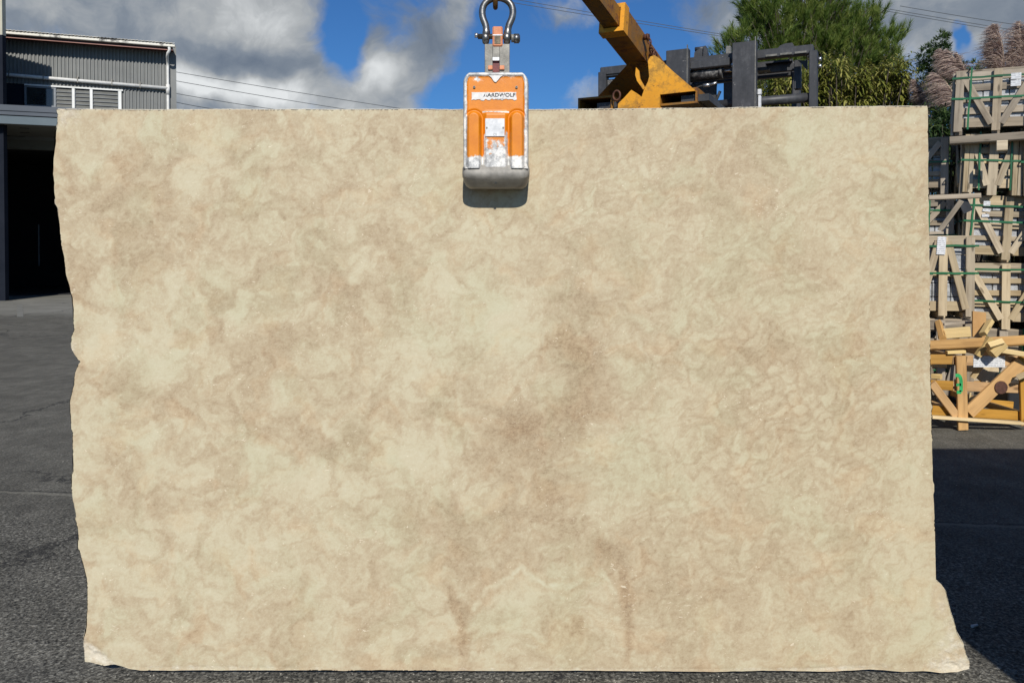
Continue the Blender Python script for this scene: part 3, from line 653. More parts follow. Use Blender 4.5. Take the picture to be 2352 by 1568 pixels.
ring2 = np.stack([ox, np.full(nl, YS+0.026), oz], 1)
base0 = len(V)
V = np.concatenate([V, ring1, ring2])
def ringf(a, b): return np.stack([a, np.roll(a, -1), np.roll(b, -1), b], 1)
r1 = base0 + np.arange(nl); r2 = r1 + nl
F = np.concatenate([F, ringf(loop, r1), ringf(r1, r2)])
# back face: a plain grid of the same outline
Xb, Zb = toxz(PX[::12, ::14], PY[::12, ::14]);
att = lambda a, e: np.concatenate([a.ravel(), np.full(2*nl, e)])
tl = tone.ravel()[loop]
slab = fastmesh('stone_slab', V, F, M_stone, smooth=True, attrs=dict(tone=att(fv, 0.75), green=att(gv, 0), pink=att(pv, 0), frac=att(frac, .3), rim=att(rim0, 1.0)),
    label='large beige limestone slab with ragged left edge hanging upright from the orange clamp', cat='stone slab')
me = slab.data; me.validate()
try:
    bm = bmesh.new(); bm.from_mesh(me); bm.verts.ensure_lookup_table()
    bm.faces.new([bm.verts[i] for i in r2[::-1]])
    bmesh.ops.recalc_face_normals(bm, faces=bm.faces[:])
    ringset = set(r1.tolist())
    for f_ in bm.faces:
        if any(v.index >= base0 for v in f_.verts): f_.smooth = False
    bm.to_mesh(me); bm.free()
except Exception as ex: print('back', ex)

# ------------------------------------------------------------------ lifting clamp
YC = 2.545                                     # front face of the clamp
def CL(zx, zy, Y=YC): p = Z4(zx, zy); v = at(*p, Y); return v.x, v.z
cx0, cz1 = CL(230, 85); cx1, cz0 = CL(895, 1060)
ccx = (cx0+cx1)/2; bx0, _ = CL(213, 1100); bx1, bzb = CL(890, 1262, 2.60)
clamp = empty('lifting_clamp', (ccx, 2.60, cz0), label='orange slab lifting clamp with chipped paint gripping the top edge of the stone slab', cat='lifting clamp')
def cl(p, dx=0): return (p[0]-ccx, p[1]-2.60, p[2]-cz0)
W, H = cx1-cx0, cz1-cz0
nu, nv = 110, 170
uu, vv = np.meshgrid(np.linspace(-1, 1, nu), np.linspace(0, 1, nv))
xx = uu*W/2; zz = vv*H
# rounded rectangle outline by squeezing rows near the top corners
rc = 0.036
dz = np.clip((zz - (H-rc))/rc, 0, 1)
half = W/2 - rc*(1 - np.sqrt(1 - dz**2*0.985))
half = half * (1.0 + 0.0*vv)
xx = uu*half
def pxl(zx): return CL(zx, 500)[0]-ccx
def pzl(zy): return CL(500, zy)[1]-cz0
def sst(e0, e1, v): t = np.clip((v-e0)/(e1-e0), 0, 1); return t*t*(3-2*t)
edge = np.minimum(half - np.abs(xx), np.minimum(H - zz, 1))
# the depth profile (negative = towards the camera)
y = -0.055 * (1 - (1 - np.clip(edge/0.0065, 0, 1))**2)**0.5          # rolled rim
y += -0.004*sst(0.0, 0.01, edge)
y += 0.006*sst(0.012, 0.020, edge)                                    # shallow recessed panel inside the rim
def capsule(cx, top, bot, r):
    t = np.clip(zz, bot, top); return np.hypot(xx-cx, (zz-t))
for cx in (pxl(345), pxl(775)):
    d = capsule(cx, pzl(560), pzl(1100), 0.0225)
    y += -0.019*(1-sst(0.016, 0.026, d)) * sst(0, 0.03, pzl(470)-zz + 0.02)
    y += 0.004*np.exp(-((d-0.028)/0.003)**2)
midm = (1-sst(0.030, 0.042, np.abs(xx)))*(1-sst(pzl(510)-0.004, pzl(485)+0.004, zz))
y += -0.009*midm
wear = 1.0*(1-sst(0.007, 0.019, edge)) + 1.0*(1-sst(0.014, 0.050, zz)) + 0.32*midm*(1-sst(pzl(800), pzl(650), zz))
wear += 0.28*np.exp(-((xx-pxl(380))/0.014)**2-((zz-pzl(170))/0.010)**2) + 0.45*np.exp(-((zz-pzl(492))/0.003)**2)*(np.abs(xx)<0.045)
wear += 0.35*np.exp(-((np.abs(xx)-0.036)/0.005)**2)*(1-sst(pzl(760), pzl(600), zz))
wear += 0.2*np.exp(-((zz-H)/0.03)**2)
Vc = np.stack([xx.ravel(), (y-0.0).ravel() - 0.0, zz.ravel()], 1)
ic = np.arange(nu*nv).reshape(nv, nu)
Fc = np.stack([ic[:-1, :-1].ravel(), ic[:-1, 1:].ravel(), ic[1:, 1:].ravel(), ic[1:, :-1].ravel()], 1)
lp = np.concatenate([ic[0, :], ic[1:, -1], ic[-1, -2::-1], ic[-2:0:-1, 0]])
rb = Vc[lp].copy(); rb[:, 1] = 0.056
k0 = len(Vc); rbi = k0 + np.arange(len(lp)); Vc = np.concatenate([Vc, rb])
Fc = np.concatenate([Fc, np.stack([np.roll(lp, -1), lp, rbi, np.roll(rbi, -1)], 1)])
body = fastmesh('body', Vc, Fc, M_orange, clamp, smooth=True, attrs=dict(wear=np.concatenate([wear.ravel(), np.full(len(lp), 0.75)])))
# foot: rounded grey casting under the body
fm = MB(); hw = (bx1-bx0)/2; zb = bzb - cz0; nseg = 26; rings = []
prof = [(0.012, 0.975, -0.056), (0.004, 1.0, -0.064), (-0.012, 1.0, -0.072), (-0.026, 0.995, -0.070), (-0.036, 0.985, -0.062), (-0.046, 0.965, -0.048), (zb+0.006, 0.91, -0.034), (zb, 0.80, -0.025)]
for (z_, kx, yf) in prof:
    ring = []
    for i in range(nseg+1):
        a = math.pi*i/nseg; c_, s2 = math.cos(a), math.sin(a)
        xr = math.copysign(abs(c_)**0.28, c_)*hw*kx
        drop = 0.010*abs(xr/hw)**6 if z_ < -0.03 else 0
        ring.append((xr, 0.05 + (yf-0.05)*abs(s2)**0.22, z_ + drop))
    rings.append(ring)
vs = [p for r_ in rings for p in r_]; n1 = nseg+1
fs = [(j*n1+i, j*n1+i+1, (j+1)*n1+i+1, (j+1)*n1+i) for j in range(len(prof)-1) for i in range(nseg)]
fs.append(list(range((len(prof)-1)*n1, len(prof)*n1)))
foot = fm.add(vs, fs, smooth=True).build('foot', M_castal, clamp)
MB().add([(-hw*.93, -0.0585, 0.009), (hw*.93, -0.0585, 0.009), (hw*.95, -0.066, 0.0), (-hw*.95, -0.066, 0.0), (-hw*.95,-0.02,0.0),(hw*.95,-0.02,0.0),(hw*.93,-0.02,0.009),(-hw*.93,-0.02,0.009)], [(0,1,2,3),(4,5,6,7),(0,3,4,7),(1,6,5,2)]).build('weld_seam', M_chip, clamp)
MB().box(-0.004, 0.004, -0.051, -0.030, -0.049, -0.046).build('drain_slot', M_ink, clamp)
# sticker with worn lettering
def onclamp(zx, zy): return (pxl(zx), pzl(zy))
yp = float(-0.0545)
def irregular(x0, x1, z0, z1, n, amp, seed):
    r = random.Random(seed); pts = []
    for i in range(n): pts.append((x0+(x1-x0)*i/n, z0 + r.uniform(-amp, amp)))
    for i in range(4): pts.append((x1 + r.uniform(-amp, amp)*0.5, z0+(z1-z0)*i/4))
    for i in range(n): pts.append((x1-(x1-x0)*i/n, z1 + r.uniform(-amp*.3, amp*.3)))
    for i in range(4): pts.append((x0 + r.uniform(-amp, amp)*0.5, z1-(z1-z0)*i/4))
    return pts
ax, az0 = onclamp(320, 378); bx, az1 = onclamp(770, 296)
st = MB().prism(irregular(ax, bx, az0+0.003, az1, 22, 0.0035, 3), yp-0.0006, yp+0.001).build('sticker', M_white_st, clamp)
RX90 = Matrix.Rotation(R(90), 4, 'X')
tM = Matrix.Translation((pxl(600), yp-0.0012, pzl(325))) @ RX90 @ Matrix.Scale(1.16, 4, (1,0,0))
text_mesh('AARDWOLF', 0.0165, M_ink, clamp, tM, bold=0.0003)
tM = Matrix.Translation((pxl(600), yp-0.0012, pzl(362))) @ RX90
text_mesh('LIFTING', 0.0075, M_inkgrey, clamp, tM, extrude=0.0002)
for sx, sw, sz, sh in ((462, 7, 322, 30), (520, 5, 312, 16), (640, 6, 335, 12), (598, 4, 318, 16)):      # worn gaps in the print
    q0 = onclamp(sx-sw, sz+sh/2); q1 = onclamp(sx+sw, sz-sh/2)
    MB().prism(irregular(q0[0], q1[0], q0[1], q1[1], 4, 0.001, sx), yp-0.0019, yp-0.0007).build('scuff', M_white_st, st)
px0, pz0 = onclamp(458, 742); px1, pz1 = onclamp(652, 562); yq = -0.066
pl = MB().box(px0, px1, yq, yq+0.004, pz0, pz1, ch=0.001).build('rating_plate', M_plate, clamp)
for zx in (474, 638):
    q = onclamp(zx, 655); MB().tube([(q[0], yq-0.002, q[1]), (q[0], yq+0.001, q[1])], 0.0028, 10).build('rivet', M_lug, pl)
tM = Matrix.Translation((pxl(556), yq-0.0004, pzl(724))) @ RX90
text_mesh('CE', 0.010, M_inkgrey, pl, tM, extrude=0.0002)
for zx in (348, 770):
    q = onclamp(zx, 245); MB().tube([(q[0], yp-0.003, q[1]), (q[0], yp+0.002, q[1])], 0.0042, 12).tube([(q[0], yp-0.0034, q[1]), (q[0], yp-0.001, q[1])], 0.002, 8, mi=1).build('screw', [M_lug, M_ink], clamp)
arrow = [onclamp(478, 118), onclamp(520, 150), onclamp(545, 190), onclamp(565, 198), onclamp(590, 170), onclamp(610, 145), onclamp(640, 125), onclamp(600, 112), onclamp(520, 110)]
MB().prism(arrow, -0.0575, -0.052).build('latch_tab', M_white_st, clamp)
# mechanism and rear jaw behind the slab
MB().box(-W/2*.8, W/2*.8, 0.10, 0.155, -0.05, H*.97, ch=0.01).build('rear_jaw', M_orange, clamp)
MB().box(-W/2*.7, W/2*.7, 0.055, 0.10, (1.990-cz0), H*.93, ch=0.004).build('jaw_bridge', M_lug, clamp)
MB().box(-W/2*.75, W/2*.75, 0.057-0.003, 0.0585, 0.01, H*0.55).build('jaw_pad', M_rubber, clamp)
# lug
YL = 2.60
def CK(zx, zy, Y=YL): v = at(*Z3(zx, zy), Y); return (v.x-ccx, v.z-cz0)
lugp = [CK(905,1425), CK(905,900), CK(960,880), CK(1055,905), CK(1262,870), CK(1300,850), CK(1405,900), CK(1405,1425)]
a0, _ = CK(1068, 1300); a1, _ = CK(1200, 1300); zt = CK(1100, 1165)[1]
l0 = CK(905, 1425); l1 = CK(1405, 890)
lug = MB().box(l0[0], a0, -0.008, 0.012, l0[1]-0.02, l1[1], ch=0.0015).box(a1, l1[0], -0.008, 0.012, l0[1]-0.02, l1[1], ch=0.0015).box(a0, a1, -0.008, 0.012, zt, l1[1]).build('lug_plate', M_lug, clamp)
MB().box(a0, a1, -0.004, 0.010, l0[1]-0.01, zt-0.003).build('latch', M_red, clamp)
t0 = CK(1062, 1215)
MB().box(t0[0], CK(1200, 1215)[0], -0.014, -0.008, CK(0,1235)[1], CK(0,1165)[1], ch=0.001).build('latch_lip', M_plate, clamp)
for a, b_ in ((975, 1065), (1205, 1300)):
    q0 = CK(a, 1412); q1 = CK(b_, 1330); MB().box(q0[0], q1[0], -0.016, -0.0082, q0[1], q1[1], ch=0.0015).build('stop_block', M_salmon, clamp)
q0 = CK(1062, 1165); q1 = CK(1265, 548)
nk = MB().box(q0[0], q1[0], -0.0125, 0.016, l1[1]-0.01, q1[1], ch=0.004).build('lug_neck', [M_salmon], clamp)
q2 = CK(1100, 900); q3 = CK(1225, 735)
MB().box(q2[0], q3[0], -0.0140, -0.0126, q2[1], q3[1]).build('worn_spot', M_bolt, nk)
MB().box(q0[0]+.001, q1[0]-.001, -0.0138, -0.0127, CK(0,735)[1], CK(0,715)[1]).build('bright_scratch', M_chrome, nk)

# shackle
sh0 = at(*Z3(1160, 730), YL); shk = empty('bow_shackle', (sh0.x, YL, sh0.z), label='forged steel bow shackle with threaded pin joining the clamp to the hook above', cat='shackle')
def SK(zx, zy): v = at(*Z3(zx, zy), YL); return Vector((v.x-sh0.x, 0.0, v.z-sh0.z))
bow = [(925,800),(935,690),(938,600),(925,500),(880,400),(858,310),(855,220),(875,130),(925,55),(1000,0),(1080,-32),(1165,-42),(1250,-32),(1330,0),(1400,55),(1450,130),(1470,220),(1465,310),(1440,400),(1390,500),(1368,600),(1360,690),(1355,800)]
def smoothpath(p, n=3):
    p = [Vector(q) for q in p]
    for _ in range(n):
        q = [p[0]]
        for a, b_ in zip(p[:-1], p[1:]): q += [a*.75+b_*.25, a*.25+b_*.75]
        p = q + [p[-1]]
    return p
path = smoothpath([SK(*b_) for b_ in bow], 2)
rr = [0.0115 if 8 < i < len(path)-9 else 0.0130 for i in range(len(path))]
MB().tube(path, rr, 16).build('bow', M_steel, shk)
for zx in (925, 1350):
    c = SK(zx, 745); m_ = MB(); c2 = SK(zx, 770)
    pts = [c2 + Vector((d_, 0, 0)) for d_ in (-0.0115, -0.0095, -0.004, 0.004, 0.0095, 0.0115)]
    m_.tube(pts, [0.0125, 0.0175, 0.0205, 0.0205, 0.0175, 0.0125], 20).build('eye', M_steel, shk)
def xt(z0, x1, zy, r, seg=16): a = SK(z0, zy); b_ = SK(x1, zy); return MB().tube([a, b_], r, seg)
xt(770, 1440, 735, 0.0088).build('pin', M_bolt, shk)
xt(705, 772, 712, 0.0078).build('pin_end', M_chrome, shk)
xt(1435, 1495, 770, 0.0135).build('washer', M_lug, shk)
xt(1490, 1585, 775, 0.0165, 6).tube([SK(1585, 775), SK(1612, 775)], [0.0165, 0.010], 6, smooth=False).build('nut', M_steel, shk)

# hook and hanging chain above the shackle (leaves the frame at the top)
hkp = at(*Z3(1118, 60), YL); HX = hkp.x
hook = empty('hoist_hook', (HX, YL, hkp.z), label='brown rusty lifting hook tip passing through the bow shackle', cat='lifting hook')
pts = [(0, -0.030, 0.09), (0, -0.028, 0.04), (0, -0.022, 0.012), (0, -0.008, -0.002), (0, 0.010, -0.003), (0, 0.026, 0.008), (0, 0.036, 0.035), (0, 0.036, 0.07), (0, 0.02, 0.11), (0, 0, 0.14)]
hz = at(*Z3(1118, 190), YL).z - hkp.z
P_ = smoothpath([Vector((p[0], p[1], p[2]+hz+0.010)) for p in pts], 2)
m_ = MB().tube(P_, 0.0082, 12).build('hook_body', M_hook, hook)
top_z = 2.93 - hkp.z
zc0 = P_[-1].z
k = 0
z_ = zc0 + 0.0
while z_ < top_z - 0.06:
    a = 0 if k % 2 else math.pi/2
    ring = []
    for i in range(20):
        th = 2*math.pi*i/20; lx = 0.013*math.cos(th); lz = 0.020*math.sin(th) + math.copysign(0.012, math.sin(th)) if abs(math.sin(th))>1e-6 else 0.0
        ring.append((lx*math.cos(a), lx*math.sin(a), z_+0.025+lz))
    MB().tube(ring, 0.0045, 8, closed=True).build('chain_link', M_hook, hook)
    z_ += 0.047; k += 1

# ------------------------------------------------------------------ boom attachment on the forks
JF = Frame((0.675, 4.2, 0), -math.atan2(.442, .897))
jib = empty('jib_boom', (0.675, 4.2, 0), JF.rz, label='weathered orange telescopic jib boom slotted on the forks above the slab', cat='jib boom')
def bz(t): return 2.602 + 0.19*t          # boom axis height, t = distance forward along the boom
def bp(t, dx=0, dz=0): return Vector((dx - 0.018*(t+1.0), -t, bz(t)+dz))
def hollow(m, p0, p1, w, h, th, mi=0):
    p0 = Vector(p0); p1 = Vector(p1); d = (p1-p0).normalized(); side = Vector((1,0,0)); u = side.cross(d) if side.cross(d).z > 0 else -side.cross(d)
    vs = []
    for p in (p0, p1):
        for q in (1, 0):
            ww, hh = (w/2 - (0 if q else th)), (h/2 - (0 if q else th))
            for a, b_ in ((-1,-1),(1,-1),(1,1),(-1,1)): vs.append(p + side*a*ww + u*b_*hh)
    fs = []
    for i in range(4):
        j = (i+1) % 4
        fs += [(i, j, 8+j, 8+i), (4+j, 4+i, 12+i, 12+j), (i, 4+i, 4+j, j), (8+i, 8+j, 12+j, 12+i)]
    return m.add(vs, fs, mi)
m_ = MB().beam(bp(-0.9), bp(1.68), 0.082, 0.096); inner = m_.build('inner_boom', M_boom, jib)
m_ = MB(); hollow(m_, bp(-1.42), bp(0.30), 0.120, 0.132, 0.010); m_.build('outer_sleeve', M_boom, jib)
m_ = MB(); hollow(m_, bp(0.335), bp(0.27), 0.132, 0.150, 0.022); m_.build('sleeve_collar', M_rust, jib)
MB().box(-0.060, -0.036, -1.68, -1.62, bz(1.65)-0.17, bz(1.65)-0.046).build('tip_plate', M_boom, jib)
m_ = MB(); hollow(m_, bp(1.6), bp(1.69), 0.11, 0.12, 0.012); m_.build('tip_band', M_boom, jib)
# pockets
for xc in (-0.235, 0.2316):
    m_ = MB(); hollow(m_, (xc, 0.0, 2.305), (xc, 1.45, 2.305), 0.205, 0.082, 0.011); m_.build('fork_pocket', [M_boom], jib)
# tent plates
def pl3(m, pts, th, mi=0):
    pts = [Vector(p) for p in pts]; nrm = (pts[1]-pts[0]).cross(pts[2]-pts[0]).normalized()*th; n = len(pts)
    vs = pts + [p+nrm for p in pts]
    return m.add(vs, [list(range(n)), list(range(2*n-1, n-1, -1))] + [(i, (i+1)%n, (i+1)%n+n, i+n) for i in range(n)], mi)
JT = lambda x, y: ((1427 + x/3.0745)/1.1097, (y/3.0745)/1.1097)
def jpoly(pts, yl): return [JF.on(*JT(*p), yl) for p in pts]
MB().prism(jpoly([(455,870),(455,815),(505,765),(560,705),(600,730),(640,760),(665,690),(690,640),(700,600),(690,480),(706,447),(740,433),(775,455),(870,545),(1065,712),(785,742),(780,870)], -0.02), -0.02, -0.006).build('front_gusset', M_rust, jib)
MB().prism(jpoly([(598,530),(620,556),(628,618),(668,688),(655,705),(606,636),(592,590)], 0.0), -0.004, 0.010).build('gusset_lip', M_rust, jib)
lg = [((262,797), .42), ((470,805), .42), ((700,800), .42), ((730,700), .25), ((720,600), .12), ((700,500), .06), ((560,470), .03), ((535,500), .05)]
lgp = [Vector((JF.on(*JT(*p), yl)[0], yl, JF.on(*JT(*p), yl)[1])) for p, yl in lg]
cen = sum(lgp, Vector())/len(lgp); off = Vector((0, .012, .004)); nlg = len(lgp)
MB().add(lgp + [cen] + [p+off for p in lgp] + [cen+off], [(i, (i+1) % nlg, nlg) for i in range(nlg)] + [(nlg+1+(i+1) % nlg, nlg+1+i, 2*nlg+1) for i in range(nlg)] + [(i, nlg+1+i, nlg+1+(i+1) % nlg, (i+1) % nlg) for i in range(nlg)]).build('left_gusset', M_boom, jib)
MB().box(-0.33, 0.33, 1.30, 1.40, 2.348, 2.37).build('rear_cross_plate', M_rust, jib)
MB().box(-0.13, 0.13, 0.3, 0.36, 2.266, 2.346).build('cross_tie', M_rust, jib)
MB().box(-0.13, 0.13, 1.0, 1.06, 2.266, 2.346).build('cross_tie', M_rust, jib)
# rusty locking pins and chain bits on the sleeve
for (t, dz_) in ((0.02, 0.03), (-0.09, -0.015)):
    MB().tube([bp(t, 0.068, dz_), bp(t, 0.098, dz_)], 0.016, 12).build('locking_pin', M_rustchain, jib)
chain = [bp(0.03, 0.092, 0.03), bp(0.02, 0.105, -0.02), bp(-0.02, 0.100, -0.045), bp(-0.07, 0.100, -0.06), bp(-0.10, 0.102, -0.03), bp(-0.09, 0.094, 0.0)]
cp = smoothpath(chain, 1)
for i in range(0, len(cp)-1):
    c = (cp[i]+cp[i+1])/2; d = (cp[i+1]-cp[i]).normalized(); u = Vector((1,0,0)) if i % 2 else d.cross(Vector((1,0,0))).normalized()
    ring = [c + d*0.019*math.cos(a) + u*0.010*math.sin(a) for a in [2*math.pi*k/12 for k in range(12)]]
    MB().tube(ring, 0.0035, 6, closed=True).build('chain_link', M_rustchain, jib)
ring = [Vector((-0.10, -0.028, 2.335)) + Vector((0.020*math.cos(a), 0, 0.026*math.sin(a))) for a in [2*math.pi*k/16 for k in range(16)]]
MB().tube(ring, 0.006, 8, closed=True).build('tie_ring', M_rustchain, jib)

# ------------------------------------------------------------------ forklift behind the slab
fk = empty('forklift', (0.675, 4.2, 0), JF.rz, label='black forklift carriage and mast standing behind the slab carrying the orange jib', cat='forklift')
def FP(Z, x, y, yl=1.52): return JF.on(*Z(x, y), yl)
def rect(Z, x0, y0, x1, y1, ya, yb, name, mat=None, ch=0.004, zlow=None):
    a = FP(Z, x0, y1, ya); b_ = FP(Z, x1, y0, ya)
    return MB().box(min(a[0], b_[0]), max(a[0], b_[0]), ya, yb, zlow if zlow is not None else min(a[1], b_[1]), max(a[1], b_[1]), ch=ch).build(name, mat or M_black, fk)
f1 = rect(Z5, 1390, 665, 1705, 1400, 1.48, 1.535, 'fork', zlow=2.275)
f2 = rect(Z6, 462, 555, 800, 1480, 1.48, 1.535, 'fork', zlow=2.275)
for f_, Zz, xa, xb in ((f1, Z5, 1390, 1705), (f2, Z6, 462, 800)):
    a = FP(Zz, xa, 700)[0]; b_ = FP(Zz, xb, 700)[0]
    MB().box(a+.01, b_-.01, 0.02, 1.48, 2.276, 2.312).build('fork_blade', M_black, f_)
    q = FP(Zz, xb-22, 700)[0]
    MB().box(b_-0.004, b_+0.002, 1.478, 1.49, 2.28, FP(Zz, xa, 665 if Zz is Z5 else 555)[1]-.004).build('worn_edge', M_lug, f_)
xl = FP(Z5, 457, 1000)[0]; xr = FP(Z6, 1640, 700)[0]
zt = FP(Z6, 1235, 665, 1.60)[1]; zb_ = FP(Z6, 1235, 830, 1.60)[1]
MB().box(xl, xr-0.03, 1.56, 1.62, zb_+0.02, zt, ch=0.006).build('upper_carriage_bar', M_black, fk)
for i, a in enumerate((930, 1130, 1330)):
    p = FP(Z6, a, 760 - i*18, 1.56); MB().box(p[0], p[0]+0.075, 1.552, 1.562, zt-0.055, zt-0.042).build('notch_strip', M_lug, fk)
MB().box(FP(Z5,1715,0)[0], FP(Z6,440,0)[0], 1.53, 1.60, FP(Z5,1900,940)[1], FP(Z5,1900,820)[1], ch=0.008).build('carriage_beam', M_black, fk)
zt2 = FP(Z6, 1200, 1300, 1.60)[1]; zb2 = FP(Z6, 1200, 1385, 1.60)[1]
MB().tube([(FP(Z5,1940,1400)[0], 1.60, (zt2+zb2)/2-0.015), (xr-0.03, 1.60, (zt2+zb2)/2-0.015)], 0.034, 16).build('lower_tube', M_black, fk)
MB().box(xl, xr-0.02, 1.56, 1.62, 2.06, 2.14, ch=0.005).build('lower_carriage_bar', M_black, fk)
rect(Z6, 1520, 685, 1640, 1470, 1.55, 1.63, 'end_plate', zlow=2.05)
rect(Z5, 455, 985, 560, 1400, 1.55, 1.63, 'end_plate', zlow=2.05)
rect(Z5, 560, 960, 800, 1060, 1.57, 1.63, 'left_bar_stub')
rect(Z5, 590, 925, 800, 985, 1.60, 1.66, 'left_bar_cap', M_dusty)
rect(Z5, 560, 1080, 760, 1240, 1.60, 1.66, 'left_bracket', M_dusty)
for yy_ in (790, 890):
    a = FP(Z6, 1640, yy_); MB().tube([(a[0], 1.58, a[1]), (a[0]+0.022, 1.58, a[1])], 0.014, 8).build('bolt', M_chrome, fk)
for yy_ in (1100, 1200):
    a = FP(Z5, 455, yy_); MB().tube([(a[0]-0.012, 1.58, a[1]), (a[0], 1.58, a[1])], 0.013, 6).build('bolt', M_black, fk)
rect(Z5, 1715, 935, 2440, 1130, 1.66, 1.70, 'inner_plate')
rect(Z5, 1715, 1135, 2080, 1480, 1.70, 1.74, 'inner_plate', zlow=2.1)
rect(Z6, 345, 1130, 470, 1480, 1.70, 1.74, 'inner_upright', zlow=2.1)
rect(Z6, 820, 850, 1370, 1020, 1.84, 1.87, 'inner_plate')
rect(Z5, 560, 1240, 1400, 1420, 1.70, 1.74, 'inner_plate', zlow=2.1)
# sideshift cylinder
a = FP(Z5, 1705, 1040, 1.60); b_ = FP(Z5, 2150, 1030, 1.60)
MB().tube([(a[0], 1.60, a[1]), (b_[0], 1.60, a[1])], 0.039, 20).tube([(b_[0]-.012, 1.60, a[1]), (b_[0]+.012, 1.60, a[1])], 0.045, 20).build('hydraulic_cylinder', M_dusty, fk)
MB().tube([(b_[0], 1.60, a[1]+.005), (FP(Z6, 480, 1000)[0], 1.60, a[1]+.005)], 0.011, 12).build('cylinder_rod', M_chrome, fk)
hs = [FP(Z5, x, y_, 1.56) for x, y_ in ((1700, 1290), (1780, 1230), (1850, 1195), (1905, 1183), (2000, 1172), (2095, 1140))]
MB().tube(smoothpath([Vector((q[0], 1.56, q[1])) for q in hs], 2), 0.007, 8).build('hose', M_rubber, fk)
MB().tube([(hs[3][0], 1.56, hs[3][1]), (hs[4][0], 1.56, hs[4][1])], 0.014, 10).tube([(hs[4][0], 1.56, hs[4][1]), (hs[5][0], 1.56, hs[5][1])], 0.010, 10).build('hose_coupling', M_chrome, fk)
for k, (x0, x1, y0, sag) in enumerate(((1800, 2150, 1300, 180), (1990, 2090, 1180, 260))):
    p0 = FP(Z5, x0, y0, 1.75); p1 = FP(Z5, x1, y0, 1.75)
    MB().tube([Vector((p0[0]+(p1[0]-p0[0])*t, 1.72, p0[1] - 0.14*math.sin(math.pi*t))) for t in [i/12 for i in range(13)]], 0.011, 8).build('hose', M_rubber, fk)
# silver short cylinder by the right fork
rect(Z6, 812, 1225, 866, 1305, 1.54, 1.58, 'silver_fitting', M_plate, 0.003)
rect(Z6, 818, 1310, 862, 1480, 1.54, 1.58, 'silver_rod', M_plate, 0.004, zlow=2.05)
# roller bracket on top
p0 = FP(Z5, 1785, 800, 1.60); p1 = FP(Z5, 1975, 640, 1.60)
wx = p1[0]-p0[0]; hz_ = p1[1]-p0[1]
MB().prism([(p0[0], p0[1]-.01), (p0[0]+wx*.05, p0[1]+hz_*.45), (p0[0]+wx*.3, p0[1]+hz_*.7), (p0[0]+wx*.62, p0[1]+hz_*.75), (p0[0]+wx*.62, p0[1]-.01)], 1.575, 1.625).build('roller_guard', M_black, fk)
MB().tube([(p0[0]+wx*.05, 1.60, p0[1]+hz_*.82), (p0[0]+wx*.75, 1.60, p0[1]+hz_*.82)], 0.017, 12).build('roller', M_black, fk)
MB().prism([(p0[0]+wx*.68, p0[1]-.01), (p0[0]+wx*.72, p1[1]), (p0[0]+wx*.86, p1[1]), (p1[0], p0[1]+hz_*.3), (p1[0], p0[1]-.01)], 1.575, 1.625).build('roller_bracket', M_black, fk)
rect(Z6, 375, 630, 445, 790, 1.60, 1.64, 'small_bracket', M_lug)
# mast: rails and cross head seen through the carriage
q0 = FP(Z6, 1290, 1000, 1.95); q1 = FP(Z6, 1345, 1000, 1.95)
xm1 = q0[0]; xm0 = xm1 - 0.78
mz = FP(Z6, 1250, 955, 1.95)[1]
for xa in (xm0, xm1):
    MB().box(xa, xa+0.055, 1.93, 2.04, 0.25, mz, ch=0.004).build('mast_rail', M_black, fk)
MB().box(xm0+.056, xm1-.001, 1.95, 2.0, mz-0.05, mz-0.002, ch=0.004).build('mast_crosshead', M_black, fk)
qa = FP(Z6, 825, 1010, 1.80); qb = FP(Z6, 950, 885, 1.80)
MB().prism([(qa[0], qa[1]), (qa[0]+0.09, qa[1]), (qb[0], qb[1]-.03), (qb[0]-.01, qb[1]), (qa[0], qb[1])], 1.72, 1.80).build('mast_bracket', M_black, fk)
qa = FP(Z6, 950, 1070, 1.85); qb = FP(Z6, 1400, 840, 1.85)
MB().box(xm0+.1, qb[0]-.05, 1.80, 1.87, qa[1]+0.10, qb[1], ch=0.006).build('carriage_back_plate', M_black, fk)
qa = FP(Z6, 1370, 1170, 1.80); qb = FP(Z6, 1405, 850, 1.80)
MB().box(qa[0]-.02, qb[0]+.01, 1.74, 1.80, qa[1]-.04, qb[1], ch=0.004).build('side_link', M_black, fk)
qc = [FP(Z6, x, y_, 1.63) for x, y_ in ((1370, 830), (1500, 830), (1500, 960), (1460, 930), (1430, 880))]
MB().prism([(a, b_) for a, b_ in qc], 1.64, 1.66).build('corner_gusset', M_black, fk)
qc = [FP(Z6, x, y_, 1.70) for x, y_ in ((1060, 720), (1130, 640), (1200, 612), (1300, 600), (1330, 650), (1330, 720))]
MB().prism([(a, b_) for a, b_ in qc], 1.68, 1.72).build('top_guard', M_black, fk)
MB().box(xm0+.25, xm0+.31, 1.97, 2.03, 0.3, 2.46).build('lift_cylinder', M_dusty, fk)
MB().box(xm1-.20, xm1-.17, 1.97, 2.0, 0.3, 2.46).build('lift_cylinder', M_dusty, fk)
